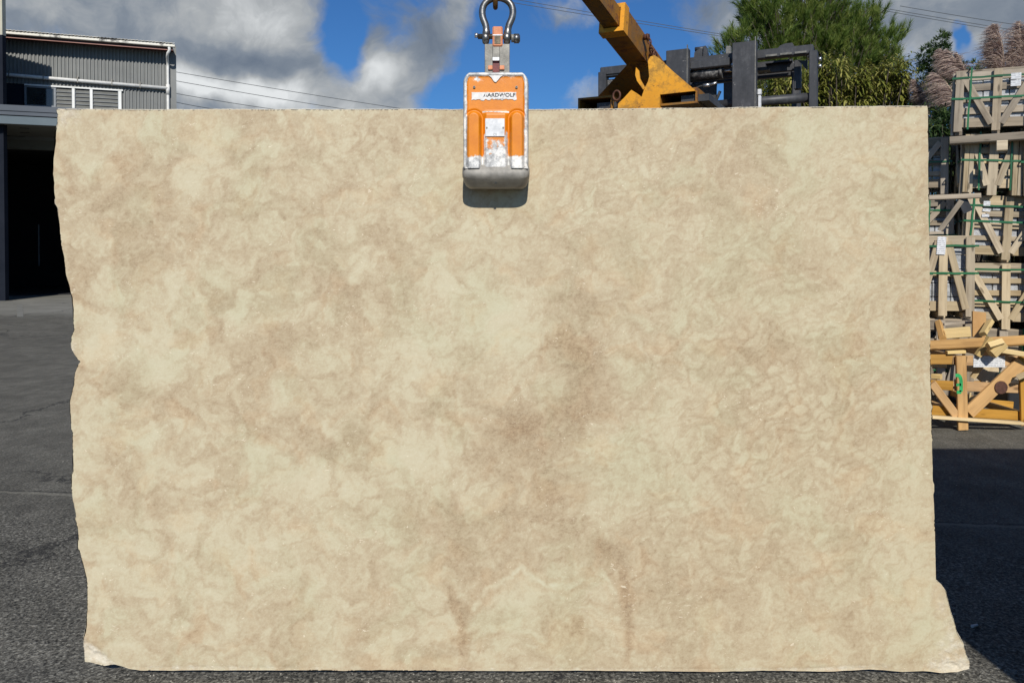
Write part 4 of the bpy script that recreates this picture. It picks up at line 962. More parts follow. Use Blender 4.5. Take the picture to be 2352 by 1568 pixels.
# truck body under it, behind the slab
bx = (xm0+xm1)/2
MB().box(bx-0.56, bx+0.62, 2.3, 4.0, 0.35, 1.05, ch=0.06).box(bx-0.45, bx+0.50, 3.1, 4.1, 1.05, 1.35, ch=0.08).build('chassis', mat_simple('yellow body paint', (0.45, 0.24, 0.02), (0.58, 0.33, 0.03), 6, 0.5), fk)
MB().box(bx-0.25, bx+0.30, 2.75, 3.1, 1.05, 1.45, ch=0.05).build('seat', M_rubber, fk)
for xa in (bx-0.62, bx+0.58):
    for yw, rw in ((2.45, 0.33), (3.75, 0.27)):
        wh = MB().tube([(xa-.10, yw, rw), (xa-.09, yw, rw), (xa+.09, yw, rw), (xa+.10, yw, rw)], [rw*.93, rw, rw, rw*.93], 28).build('wheel', M_rubber, fk)
        MB().tube([(xa-.105, yw, rw), (xa+.105, yw, rw)], rw*.5, 16).build('rim', M_lug, wh)

# ------------------------------------------------------------------ building on the left
TH = R(19); BF = Frame((-15.93, 24.0, 0), TH)
bld = empty('warehouse', (-15.93, 24.0, 0), TH, label='two storey grey corrugated warehouse with white downpipe and dark open garage', cat='building')
def W1(x, y, v=0.0): return BF.on(*Z1(x, y), -v)
uR = W1(2120, 600)[0]; uL = -3.2
ztop_wall = 8.15; zmid = W1(1200, 880)[1]
def corrugated(u0, u1, z0, z1, name, per=0.104, dep=0.036, topfn=None):
    m = MB(); us = []; u = u0; k = 0
    prof = [(0, 0), (0.30, 0), (0.45, 1), (0.85, 1), (1.0, 0)]
    vs = []
    while u < u1:
        for a, d in prof[:-1]:
            x_ = min(u + a*per, u1); vs.append((x_, -d*dep))
        u += per
    vs.append((u1, 0)); n = len(vs)
    V_ = [(x_, y_, z0) for x_, y_ in vs] + [(x_, y_, z1) for x_, y_ in vs]
    return m.add(V_, [(i, i+1, i+1+n, i+n) for i in range(n-1)]).build(name, M_wallmet, bld, fixn=False)
zw_top = W1(1550, 930)[1]; zw_bot = W1(1150, 1175)[1]
uw0 = W1(310, 900)[0]; uw1 = W1(1530, 1000)[0]
corrugated(uL, uR, zw_top, ztop_wall, 'corrugated_cladding')
corrugated(uw1, uR, 5.0, zw_top-0.004, 'corrugated_cladding')
MB().box(uL, uw0, 0.0, 0.12, 5.0, zw_top, ch=0.0).build('dark_wall_panel', M_shadewall, bld)
MB().box(uL, uw1, 0.0, 0.12, 4.9, zw_bot-0.02).build('sill_wall', M_wallmet, bld)
MB().add([(uR, -.03, 0), (uR+.20, -.03, 0), (uR-3.9, 9.0, 0), (uR-4.1, 9.0, 0), (uR, -.03, ztop_wall+.05), (uR+.20, -.03, ztop_wall+.05), (uR-3.9, 9.0, ztop_wall+.05), (uR-4.1, 9.0, ztop_wall+.05)], [(0,3,2,1),(4,5,6,7),(0,1,5,4),(1,2,6,5),(2,3,7,6),(3,0,4,7)]).build('side_wall', M_wallmet, bld)
MB().box(uL, uR, 0.13, 0.18, 0, ztop_wall).box(uL, uR, 8.9, 9.0, 0, ztop_wall).build('inner_wall', M_inside, bld) if False else None
MB().box(uL, uR-4.0, 8.9, 9.0, 0, ztop_wall).build('rear_wall', M_shadewall, bld)
# garage: walls round the opening, lining, floor
og0 = BF.on(15, 500)[0]; og1 = uR - 2.7; zg = BF.on(60, 343)[1]
MB().box(uL, og0, 0.0, 0.2, 0, 4.9).build('garage_side_wall', M_shadewall, bld)
MB().box(og1, uR, 0.0, 0.2, 0, 4.9).build('garage_side_wall', M_shadewall, bld)
MB().box(og0, og1, 0.0, 0.2, zg, 4.9).build('lintel', M_soffit, bld)
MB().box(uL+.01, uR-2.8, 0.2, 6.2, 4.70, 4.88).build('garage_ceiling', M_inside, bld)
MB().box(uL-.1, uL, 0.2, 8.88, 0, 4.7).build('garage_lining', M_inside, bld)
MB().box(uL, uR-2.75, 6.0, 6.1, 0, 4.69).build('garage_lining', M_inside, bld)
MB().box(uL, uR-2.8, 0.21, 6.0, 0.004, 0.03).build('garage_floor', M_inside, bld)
p = BF.on(88, 560, 2.5); MB().box(p[0], p[0]+0.03, 2.5, 2.53, BF.on(88, 571, 2.5)[1]-0.6, BF.on(88, 515, 2.5)[1]).build('door_edge_strip', M_greyframe, bld)
# roof, gutter and fascia
vo = 0.62
def Ln(z1x, z1y, z2x, z2y, v): return W1(z1x, z1y, v), W1(z2x, z2y, v)
zg1 = W1(1000, 262, vo)[1]; zg0 = W1(1000, 300, vo)[1]; uE = W1(2185, 385, vo)[0]
gut = MB().box(uL-1.0, uE, -vo, -vo+0.13, zg0, zg1, ch=0.012).build('gutter', M_gutter, bld)
m_ = MB(); n_ = 90; vsr = []
for i in range(n_+1):
    u = uL-1 + (uE+1-uL)*i/n_; vsr.append(u)
V_ = []; F_ = []
nn = int((uE+1-uL)/0.05)
for i in range(nn+1):
    u = uL-1+i*0.05; zz_ = 0.018*(i % 2)
    V_ += [(u, -vo-0.04, zg1+0.015+zz_), (u - 4.3*max(0, (u-uL+1)/(uE-uL+1)), 9.2, zg1+0.055+zz_), (u, -vo-0.04, zg1+0.003+zz_), ]
for i in range(nn): F_ += [(3*i, 3*i+3, 3*i+4, 3*i+1), (3*i+2, 3*i+5, 3*i+3, 3*i)]
MB().add(V_, F_).build('roof_sheet', M_gutter, bld, fixn=False)
zf0 = W1(1000, 338, vo-0.12)[1]
MB().box(uL-1, uE-0.08, -vo+0.135, -vo+0.165, zf0, zg0+0.05).build('fascia_board', M_brown, bld)
MB().box(uL-1, uE-0.08, -vo+0.11, -vo+0.134, zf0-0.022, zf0+0.006).build('trim_strip', M_pink, bld)
MB().box(uL-1, uE-0.08, -vo+0.17, 0.0, zf0+0.03, zf0+0.06).build('eave_soffit', M_brown, bld)
# downpipes
upx = W1(2100, 700)[0]
rp = 0.045
dp = [Vector((W1(2130, 400)[0], -vo+0.06, zg0+0.02)), Vector((W1(2140, 430)[0], -vo+0.06, zg0-0.10)), Vector((upx+0.02, -vo+0.12, zg0-0.22)), Vector((upx, -0.13, zg0-0.42)), Vector((upx, -0.11, zg0-0.6)), Vector((upx, -0.11, 3.0)), Vector((upx, -0.11, 0.1))]
MB().tube(smoothpath(dp, 1), rp, 14).build('downpipe', M_white, bld)
zp0 = W1(60, 735)[1]; zp1 = W1(2060, 915)[1]
MB().tube([(uL, -0.13, zp0+0.05), (upx, -0.13, zp1)], 0.055, 14).build('cross_pipe', M_white, bld)
MB().tube([(upx, -0.12, zp1+0.12), (upx, -0.12, zp1-0.20)], 0.062, 14).build('pipe_joint', M_white, bld)
for zx in (130, 558, 982, 1408, 1758):
    a = W1(zx, 800)[0]; t = (a-uL)/(upx-uL); zc_ = (zp0+0.05)*(1-t) + zp1*t
    MB().box(a-.015, a+.015, -0.19, 0.0, zc_-0.066, zc_+0.13).build('pipe_bracket', M_lug, bld)
# windows
zwt = zw_top; zwb = zw_bot
def window(x0, x1, fmat, name='window', louv=0, fw=0.03, extra=None):
    a = W1(x0, 1000)[0]; b_ = W1(x1, 1000)[0]
    f = MB().box(a, a+fw, -0.05, 0.02, zwb, zwt-0.05).box(b_-fw, b_, -0.05, 0.02, zwb, zwt-0.05).box(a+fw, b_-fw, -0.045, 0.02, zwt-0.05-fw, zwt-0.05).box(a+fw, b_-fw, -0.045, 0.02, zwb, zwb+fw).build(name, fmat, bld)
    if louv:
        hh = (zwt-zwb-0.05-2*fw)/louv
        for i in range(louv):
            z0 = zwb+fw+i*hh
            MB().add([(a+fw, -0.035, z0), (b_-fw, -0.035, z0), (b_-fw, 0.0, z0+hh*0.97), (a+fw, 0.0, z0+hh*.97), (a+fw, -0.030, z0-.004), (b_-fw, -0.030, z0-.004), (b_-fw, 0.005, z0+hh*0.97), (a+fw, 0.005, z0+hh*.97)], [(0,1,2,3),(7,6,5,4),(0,4,5,1),(3,2,6,7)]).build('louvre_blade', M_louvre, f)
            MB().box(a+fw, b_-fw, -0.040, -0.034, z0-0.006, z0+0.007).build('blade_edge', M_greyframe, f)
    else:
        MB().box(a+fw, b_-fw, -0.01, 0.0, zwb+fw, zwt-0.05-fw).build('pane', M_glass, f)
    return f
window(310, 698, M_greyframe, fw=0.05)
window(700, 905, M_greyframe, louv=5, fw=0.012)
window(940, 1128, M_greyframe, louv=5, fw=0.012)
window(1160, 1480, M_greyframe, louv=5, fw=0.012)
for x0, x1 in ((905, 937), (1128, 1160), (1482, 1520)):
    MB().box(W1(x0, 1000)[0], W1(x1, 1000)[0], -0.065, 0.0, zwb-0.03, zwt-0.05).build('window_post', M_frame, bld)
MB().box(W1(1128,1)[0], W1(1520, 1)[0], -0.060, 0.0, zwb-0.10, zwb-0.005).build('window_sill', M_frame, bld)
MB().box(uw0, uw1+0.02, -0.075, 0.0, zwt-0.05, zwt-0.005).build('window_head', M_frame, bld)
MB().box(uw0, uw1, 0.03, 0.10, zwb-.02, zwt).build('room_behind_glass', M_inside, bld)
# canopy over the garage
vc = 2.75
zc1 = BF.on(0, 240, -vc)[1]; zc0 = BF.on(0, 284, -vc)[1]; zl = BF.on(0, 263, -vc)[1]; zl2 = BF.on(0, 254, -vc)[1]
uc1 = uR - 0.4
cn = MB().box(uL, uc1, -vc, 0.0, zl-0.004, zc1-0.12, ch=0.0).build('canopy_deck', M_fascia2, bld)
MB().box(uL, uc1, -vc-0.03, -vc-0.002, zl2, zc1, ch=0.006).build('canopy_flashing', M_fascia2, bld)
MB().box(uL, uc1, -vc-0.015, -vc-0.003, zl, zl2-0.015).build('canopy_flashing', M_fascia2, bld)
MB().box(uL, uc1, -vc-0.02, -vc+0.02, zc0, zl-0.03, ch=0.006).build('canopy_fascia', M_fascia, bld)
MB().box(uL, uc1, -vc+0.021, -0.001, zc0+0.02, zc0+0.05).build('canopy_soffit', M_soffit, bld)
for k, yy_ in enumerate((0.9, 1.9)):
    p = BF.on(57, 300 + 18*k, -yy_); MB().box(p[0]-.12, p[0]+.12, -yy_-.03, -yy_+.03, zc0+0.008, zc0+0.019).build('soffit_light', M_ink, bld)
# neighbouring wing at the very left edge
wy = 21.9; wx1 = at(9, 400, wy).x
wing = empty('screen_wall', (wx1, wy, 0), label='narrow strip of a tall beige screen wall at the left edge, lower part coloured dark for shade', cat='wall')
MB().box(-6, 0, 0.0, 0.16, 0.0, 7.55).build('shade_panel', M_shadewall, wing)  # dark colour stands in for the shade on the lower wall
MB().box(-6, 0, 0.0, 0.16, 7.553, 8.95).build('upper_panel', M_beigewall, wing)
# worn white bay marking in front of the garage
pa = [at(*q, 1) for q in ()]
def gp(px, py): Y = Yground(py); return (ray(px, py).x/ray(px, py).y*Y, Y)
q = [gp(39, 728), gp(54, 728), gp(52, 699), gp(38, 699)]
MB().add([(x_, y_, 0.004) for x_, y_ in q], [(0,1,2,3)]).build('bay_marking', mat_simple('worn white line', (0.13, 0.125, 0.105), (0.22, 0.215, 0.185), 5, 0.9, 0, 0), fixn=False, kind='structure')

# ------------------------------------------------------------------ overhead wires
def wire(pts, Y0, Y1, label, r=0.012):
    p0 = at(*pts[0], Y0); p1 = at(*pts[1], Y1); d = p1-p0
    a = p0 - d*0.25; b_ = p1 + d*1.2
    path = [a + (b_-a)*(i/24) - Vector((0, 0, 0.9*4*(i/24)*(1-i/24)*0.25)) + Vector((0,0,0.0)) for i in range(25)]
    mid0 = path[0]
    o = MB().tube([Vector(q)-mid0 for q in path], r, 5).build('power_line', M_wire, loc=mid0, label=label, cat='power line', group='overhead wires crossing the sky')
wl = [(((130,518)), (1900,800), 'thin overhead wire leaving the warehouse corner, highest of the four'), ((130,583), (1540,812), 'thin overhead wire right of the warehouse, second from the top of four'),
      ((130,675), (950,800), 'thin overhead wire right of the warehouse, third from the top of four'), ((130,738), (500,796), 'thin overhead wire just above the slab beside the warehouse, lowest of four')]
for a, b_, lb in wl:
    pa_, pb_ = ZS(*a), ZS(*b_); p0 = at(*pa_, 33); p1 = at(*pb_, 37)
    d = p1-p0; aa = p0 - d*0.3; bb = p1 + d*0.6
    path = [aa + (bb-aa)*(i/20) - Vector((0, 0, 0.10*math.sin(math.pi*i/20))) for i in range(21)]
    MB().tube([q-aa for q in path], 0.013, 5).build('power_line', M_wire, loc=aa, label=lb, cat='power line', group='overhead wires')
for (a, b_, lb) in ((Z5(0,95), Z5(2180,455), 'upper wire of the pair passing behind the jib boom'), (Z5(0,140), Z5(2130,475), 'lower wire of the pair passing behind the jib boom'),
                    (Z7(650,-10), Z7(1800,180), 'lowest overhead wire above the pampas grass at the right'), (Z7(810,-10), Z7(1873,160), 'middle overhead wire above the pampas grass at the right'), (Z7(1150,-10), Z7(1873,95), 'highest overhead wire above the pampas grass at the right'),
                    (Z7(430,452), Z7(750,490), 'faint upper wire between the pine and the dark conifer'), (Z7(430,465), Z7(750,505), 'faint lower wire between the pine and the dark conifer')):
    p0 = at(*a, 34); p1 = at(*b_, 34); d = (p1-p0); k = 7.0/d.length
    aa = p0 - d*min(k, 0.9); bb = p1 + d*min(k*1.2, 1.6)
    path = [aa + (bb-aa)*(i/20) - Vector((0, 0, 0.08*math.sin(math.pi*i/20))) for i in range(21)]
    MB().tube([q-aa for q in path], 0.013, 5).build('power_line', M_wire, loc=aa, label=lb, cat='power line', group='overhead wires')

# ------------------------------------------------------------------ crates on the right
def wrap_bundle(loc, rz, w, d, h, label, seed):
    r = random.Random(seed); m = MB(); nl_ = max(2, int(h/0.13)); z = 0.0
    hh = h/nl_
    for i in range(nl_):
        j = r.uniform(0, 0.02); nxp = 3
        for q in range(nxp):
            x0 = w*q/nxp + 0.002; x1 = w*(q+1)/nxp - 0.002
            m.box(x0+r.uniform(0,.004), x1, j*.3+r.uniform(0,.006), d-j, z+0.001, z+hh-0.003, ch=0.006)
        z += hh
    o = m.build('stone_bundle', M_wrap, label=label, cat='stone bundle', group='wrapped stone bundles inside the crates')
    o.location = loc; o.rotation_euler = (0, 0, rz); return o
def crate(loc, rz, w, d, h, label, mat=M_woodgrey, mat2=None, brace='V', postw=0.075, slats=5, straps=(0.25, 0.6), vstraps=(0.28, 0.72), centre=True, seed=1, double=False, blabel=None, tilt=0.0, braces=(1, 1), side_strap=True, paper=None, foot=0.07, roll=0.0):
    r = random.Random(seed); mat2 = mat2 or mat
    root = empty('wooden_crate', loc, rz, label=label, cat='crate', group='stacked crates of stone'); root.rotation_euler[0] = tilt; root.rotation_euler[1] = roll
    th = 0.022
    def J(): return r.uniform(-0.006, 0.006)
    zb = foot
    # horizontal slats front + left side
    sw = 0.075
    for i in range(slats):
        z = zb + sw/2 + 0.015 + (h - zb - sw - 0.02)*i/(slats-1)
        ww = sw*1.25 if i in (0, slats-1) else sw*r.uniform(0.6, 0.95)
        board(root, (0, th+0.006, z+J()), (w, th+0.006, z+J()), ww, th, (0, -1, 0), mat, 'slat')
        board(root, (th*.5, 0.04, z+J()), (th*.5, d, z+J()), ww, th, (-1, 0, 0), mat, 'slat')
        board(root, (w-th*.5, 0.04, z+J()), (w-th*.5, d, z+J()), ww, th, (1, 0, 0), mat, 'slat')
    posts = [postw/2, w-postw/2] + ([w/2] if centre else [])
    for x in posts:
        zz0 = 0.0 if r.random() < 0.7 else 0.03
        if double and x != w/2:
            for dx in (-postw*.27, postw*.27):
                board(root, (x+dx, -th*.5-0.003*abs(dx)*30, zz0), (x+dx+J(), -th*.5, h+0.01+J()), postw*.5, th*1.2, (0, -1, 0), mat2, 'post')
        else:
            board(root, (x+J()*.5, -th*.5, zz0), (x+J(), -th*.5, h+0.005+J()), postw, th, (0, -1, 0), mat2, 'post')
    for y_ in (0.06, d/2, d-0.05):
        board(root, (-th*.5-.002, y_, 0.0), (-th*.5-.002, y_, h), postw, th, (-1, 0, 0), mat2, 'post')
    xc = w/2 if centre else w
    if brace == 'V':
        if braces[0]: board(root, (postw*.9, -th*.55, h*0.93), (xc-postw*.55, -th*.55, zb+0.03), 0.062, th, (0, -1, 0), mat2, 'brace')
        if braces[1]: board(root, (w-postw*.9, -th*.55, h*0.93), (xc+postw*.55, -th*.55, zb+0.03), 0.062, th, (0, -1, 0), mat2, 'brace')
    elif brace == 'A':
        board(root, (xc-postw*.55, -th*.55, h*0.95), (postw*1.0, -th*.55, zb+0.03), 0.062, th, (0, -1, 0), mat2, 'brace')
        board(root, (xc+postw*.55, -th*.55, h*0.95), (w-postw*1.0, -th*.55, zb+0.03), 0.062, th, (0, -1, 0), mat2, 'brace')
    elif brace == '/':
        board(root, (w-postw*1.1, -th*.55, h*0.93), (postw*.5, -th*.55, zb+0.05), 0.06, th, (0, -1, 0), mat2, 'brace')
    board(root, (-th-.003, 0.10, zb+.04), (-th-.003, d/2-.05, h*.92), 0.06, th, (-1, 0, 0), mat2, 'brace')
    for i in range(4):
        y_ = 0.06 + (d-0.12)*i/3
        board(root, (0.0, y_, h+0.008), (w, y_, h+0.008), 0.09, 0.018, (0, 0, 1), mat, 'slat')
    for x in (0.05, w/2, w-0.05):
        board(root, (x, 0.035, 0.035), (x, d-.01, 0.035), 0.07, 0.06, (0, 0, 1), mat, 'skid')
    # straps
    def flat(p0, p1, nrm, wd=0.019, n=6, bul=0.004):
        p0, p1, nrm = Vector(p0), Vector(p1), Vector(nrm); dd = (p1-p0).normalized(); sd_ = dd.cross(nrm).normalized()*wd/2
        vs = []
        for i in range(n+1):
            t = i/n; c = p0.lerp(p1, t) + nrm*(bul*math.sin(math.pi*t)+r.uniform(0, .002)) + sd_.normalized()*r.uniform(-.004, .004)
            vs += [c-sd_, c+sd_, c+sd_-nrm*.0016, c-sd_-nrm*.0016]
        fs = []
        for i in range(n):
            a = 4*i
            fs += [(a, a+1, a+5, a+4), (a+1, a+2, a+6, a+5), (a+2, a+3, a+7, a+6), (a+3, a, a+4, a+7)]
        MB().add(vs, fs).build('strap', M_strap, root)
    for s2 in straps:
        z = h*s2; dz_ = r.uniform(-.015, .015)
        flat((-0.03, -0.027, z), (w+0.03, -0.027, z+dz_), (0, -1, 0))
        flat((-0.028, d, z), (-0.028, -0.03, z), (-1, 0, 0))
    for s2 in vstraps:
        x = w*s2
        flat((x, -0.030, 0.05), (x+r.uniform(-.02, .02), -0.030, h+0.03), (0, -1, 0), 0.017)
        flat((x, -0.03, h+0.022), (x, d, h+0.022), (0, 0, 1), 0.017)
    if paper:
        for (x, z, pw, ph, a) in paper:
            m_ = MB().box(-pw/2, pw/2, -ph/2, ph/2, -0.0008, 0.0008); o = m_.build('paper_label', M_paper, root)
            o.matrix_local = Matrix.Translation((x, -0.033, z)) @ Matrix.Rotation(a, 4, 'Y') @ RX90
    if blabel:
        q = Matrix.Rotation(rz, 3, 'Z') @ Vector((0.030, 0.043, 0.075))
        wrap_bundle(Vector(loc)+q, rz, w-0.06, d-0.09, h-0.11, blabel, seed)
    return root
RZ = -0.42
YB = 8.0; HB = 0.655
x0 = at(2212, 600, YB).x
crate((x0, YB, 0.0), RZ, 0.74, 1.1, HB, 'weathered crate on the ground under the right stack, mostly behind the broken crate', seed=11, mat=M_woodgrey, straps=(.35, .8), blabel='pale wrapped stone in the lowest crate of the right stack')
crate((x0, YB-.02, HB+.02), RZ-.01, 0.74, 1.1, HB, 'weathered crate with V braces, second from the bottom of the right stack', seed=12, mat=M_woodpale, straps=(.44, .93), vstraps=(.9,), blabel='pale wrapped stone in the second crate from the bottom of the right stack')
crate((x0+.005, YB+.0, 2*HB+.06), RZ+.02, 0.74, 1.1, HB+.01, 'pale crate with V braces and white labels, third up the right stack', seed=13, mat=M_woodpale, straps=(.63, .87), vstraps=(.05, .84), roll=0.05, paper=[(0.17, 0.60, 0.06, 0.05, 0), (0.17, 0.53, 0.07, 0.028, 0.1), (0.165, 0.475, 0.065, 0.03, 0)], blabel='pale wrapped stone in the third crate from the bottom of the right stack')
xb = at(2210, 400, YB-.05).x
crate((xb, YB-.05, 3*HB+.085), RZ+.02, 0.52, 0.9, HB-.04, 'narrow grey crate with doubled corner posts, fourth from the bottom of the right stack', seed=14, double=True, postw=0.085, mat=M_woodpale, straps=(.58,), vstraps=(.27, .80), roll=0.04, blabel='pale wrapped stone in the narrow fourth crate of the right stack')
xb2 = at(2342, 400, YB-.3).x
crate((xb2+0.04, YB-.30, 3*HB+.06), RZ, 0.9, 1.0, HB+.02, 'grey crate cut by the right picture edge beside the narrow crate', seed=21, postw=0.05, mat=M_woodgrey, straps=(.5,), vstraps=(.5,), blabel='pale wrapped stone in the crate cut by the right picture edge')
for k in range(3):
    crate((xb2+.10, YB-.34, k*(HB+.02)), RZ, 0.9, 1.0, HB+.01, ['crate on the ground beyond the right stack at the picture edge', 'crate second from the ground beyond the right stack at the picture edge', 'crate third from the ground beyond the right stack at the picture edge'][k], seed=31+k, straps=(.5,), vstraps=(.5,))
ca = at(*Z7(1085, 1330), 7.9)
crate((ca.x, 7.9, ca.z+0.0), -0.54, 0.74, 1.1, 0.645, 'grey crate with white bags, topmost of the right stack below the pampas plumes', seed=15, mat=M_woodgrey, straps=(.57, .90), vstraps=(.17, .86), slats=5, postw=0.075, tilt=-0.04, roll=0.03, paper=[(0.52, 0.56, 0.085, 0.06, 0), (0.52, 0.49, 0.085, 0.06, 0)], blabel='pale wrapped stone in the topmost crate of the right stack')
# loose boards under the topmost crate
lb = at(*Z7(1300, 1400), 7.6)
board(None, (ca.x-.02, 7.93, ca.z-.055), (ca.x+.84, 7.45, ca.z-.045), 0.08, 0.10, (-.5, -.86, 0), M_woodgrey, 'timber_bearer', label='grey timber bearer lying under the topmost crate of the right stack', cat='timber')
v_ = at(*Z8(850, 100), 7.55)
board(None, (v_.x, 7.52, v_.z-.04), (v_.x+.08, 7.48, v_.z-.04), 0.10, 0.06, (0, -1, 0), M_woodpale, 'timber_block', label='short pale timber block wedged under the topmost crate', cat='timber block')
# left column behind the slab edge
xc = at(2110, 500, 8.3).x
crate((xc-.1, 8.45, 2.08), -.50, 0.44, 0.9, 0.60, 'grey crate with one diagonal brace just right of the slab, upper of the rear column', seed=16, brace='/', centre=False, straps=(.58,), vstraps=(.55,), mat=M_woodgrey, blabel='pale wrapped stone in the upper crate of the rear column')
crate((xc-.1, 8.45, 1.42), -.34, 0.50, 0.9, 0.62, 'grey crate above the labelled crate, middle of the rear column', seed=17, brace='/', centre=False, straps=(.35, .8), vstraps=(.5,), mat=M_woodgrey, blabel='pale wrapped stone in the middle crate of the rear column')
for k in range(2):
    crate((xc-.1, 8.45, .02+k*.69), -.34, 0.50, 0.9, 0.66, ['grey crate on the ground in the rear column behind the labelled crate', 'grey crate second from the ground in the rear column behind the labelled crate'][k], seed=41+k, brace='/', centre=False)
# labelled crate
dl = at(*Z9(745, 1330), 7.25); dt = at(*Z9(700, 235), 7.25)
wD = 0.54
rD = -.28
lx, ly = dl.x - wD*math.cos(rD), 7.25 - wD*math.sin(rD)
crate((lx, ly, dl.z), rD, wD, 0.95, dt.z-dl.z, 'pale crate with A shaped braces and a long white paper tag beside the slab', seed=18, mat=M_woodpale, brace='A', postw=0.075, straps=(.56, .895), vstraps=(), slats=3, paper=[(0.25, 0.70, 0.075, 0.17, 0.06)], blabel='white wrapped stone inside the crate with the long paper tag')
crate((lx-.01, ly+.02, 0.0), rD, wD+.02, 0.95, dl.z-0.02, 'grey crate on the ground under the paper tagged crate', seed=19, mat=M_woodgrey, straps=(.5,), vstraps=())
pk0 = at(*Z8(125, 715), 7.9); pk1 = at(*Z8(710, 690), 7.7)
board(None, pk0, (pk1.x, 7.72, pk1.z), 0.05, 0.025, (0, -1, .3), M_woodgrey, 'loose_batten', label='thin grey batten lying across the top of the middle crates', cat='batten')
f0 = at(*Z8(480, 715), 7.80); f1_ = at(*Z8(560, 870), 7.78)
board(None, (f0.x, 7.80, f0.z), (f1_.x, 7.79, f1_.z), 0.10, 0.012, (0, -1, 0), M_blackfoil, 'foil_strip', label='torn black foil strip hanging down between the crates', cat='foil strip')
lf0 = at(*Z8(480, 750), 7.6); lf1 = at(*Z8(170, 1080), 7.9)
board(None, (lf0.x, 7.6, lf0.z), (lf1.x, 7.78, lf1.z), 0.05, 0.012, (0, -1, 0), M_woodgrey, 'split_lath', label='split grey lath leaning diagonally across the middle rear crate', cat='lath')

# broken crate pile
YF = 6.33
def F10(x, y, Y=YF): return at(*Z10(x, y), Y)
bc = empty('broken_crate', (F10(505, 1460).x, YF, 0), 0.0, label='low tan pine crate with green spray mark and knotty diagonal brace', cat='crate')
bo = Vector((F10(505, 1460).x, YF, 0))
def bb(x0, y0, x1, y1, wpx, name, Y=YF, th=0.025, mat=M_woodtan, **k):
    a = F10(x0, y0, Y)-bo; b_ = F10(x1, y1, Y)-bo
    return board(bc, a, b_, wpx/4.611/1.1097/(FPX/Y), th, (0, -1, 0), mat, name, **k)
bb(500, 585, 525, 1450, 118, 'post', YF-.04)
pst = bc.children[-1]
bb(100, 625, 395, 625, 115, 'rail', YF); bb(560, 640, 1225, 645, 115, 'rail', YF); bb(395, 625, 560, 640, 112, 'rail', YF)
bb(60, 915, 400, 935, 110, 'rail', YF); bb(400, 935, 1215, 965, 112, 'rail', YF)
bb(60, 1215, 1230, 1290, 110, 'rail', YF+.01)
bb(150, 1300, 1225, 1375, 34, 'rail', YF-.06, th=.05, mat=M_woodyel)
bb(160, 905, 450, 1290, 95, 'brace', YF-.035)
bb(595, 1250, 1215, 660, 150, 'brace', YF-.035, label='thick knotty diagonal brace')
bb(1230, 590, 1250, 1400, 90, 'post', YF-.03)
bb(700, 1130, 1110, 1165, 90, 'rail', YF+.45, mat=M_woodtan)
bb(560, 730, 700, 740, 70, 'rail', YF+.4, mat=M_woodyel)
bb(170, 700, 330, 705, 40, 'rail', YF+.4, mat=M_woodyel)
for yb_ in (1.0,):
    bb(60, 640, 1230, 640, 100, 'rail', YF+yb_); bb(60, 930, 1230, 930, 100, 'rail', YF+yb_)
    bb(60, 1200, 1230, 1200, 100, 'rail', YF+yb_)
for x_ in (100, 505, 1215):
    a = F10(x_, 1250)-bo; board(bc, (a.x, 0.03, 0.12), (a.x, 1.0, 0.12), 0.07, 0.05, (0, 0, 1), M_woodtan, 'skid')
    b0 = F10(x_, 640)-bo; board(bc, (b0.x, 0.03, b0.z), (b0.x, 1.0, b0.z), 0.07, 0.025, (1, 0, 0), M_woodtan, 'rail')
kn = F10(930, 945)-bo
MB().tube([(kn.x, -0.055, kn.z), (kn.x, -0.049, kn.z)], [0.050, 0.056], 18).build('knot', mat_simple('dark knot', (0.05, 0.02, 0.012), (0.12, 0.05, 0.03), 40, 0.7), bc)
# green spray strokes (flat paint on the post)
def stroke(pts, wd, name='spray_mark'):
    m = MB()
    q = smoothpath([F10(x_, y_, YF-.0545)-bo for x_, y_ in pts], 2)
    vs = []
    for i, p in enumerate(q):
        t = (q[min(i+1, len(q)-1)]-q[max(i-1, 0)]).normalized(); s2 = Vector((t.z, 0, -t.x))*wd/2
        vs += [(p.x-s2.x, p.y, p.z-s2.z), (p.x+s2.x, p.y, p.z+s2.z)]
    m.add(vs, [(2*i, 2*i+1, 2*i+3, 2*i+2) for i in range(len(q)-1)]).build(name, M_spray, bc, fixn=False)
stroke([(440, 815), (480, 810), (505, 850), (508, 930), (505, 1005)], 0.028)
stroke([(450, 925), (505, 920)], 0.022)
stroke([(455, 1010), (510, 1008)], 0.028)
lab = F10(840, 650, YF-.02)-bo
o = MB().box(-0.13, 0.13, -0.047, 0.047, -.0008, .0008).build('paper_label', M_paper, bc); o.matrix_local = Matrix.Translation((lab.x, -0.016, lab.z)) @ RX90
# loose timber on top of it
def scrap(p0, p1, wpx, Y0, Y1, mat, name, label, cat, th=0.03, nrm=(0, -1, 0)):
    a = F10(*p0, Y0); b_ = F10(*p1, Y1); return board(None, a, b_, wpx/4.611/1.1097/(FPX/((Y0+Y1)/2)), th, nrm, mat, name, label=label, cat=cat)
scrap((60, 468), (1500, 390), 112, YF+.05, YF-.05, M_woodtan, 'long_beam', 'long tan pine beam lying across the top of the broken crate', 'timber beam', 0.09, (0, -1, .25))
scrap((330, 545), (550, 535), 38, YF-.02, YF-.02, M_woodyel, 'short_batten', 'short pale batten under the long pine beam', 'batten', .04)
scrap((240, 330), (605, 300), 120, YF+.35, YF+.30, M_woodyel, 'timber_offcut', 'wide pale timber offcut behind the long beam beside the slab', 'timber offcut', 0.05)
scrap((290, 380), (240, 190), 60, YF+.20, YF+.5, M_woodtan, 'bent_offcut', 'short tan offcut leaning against the wide pale timber', 'timber offcut', 0.05)
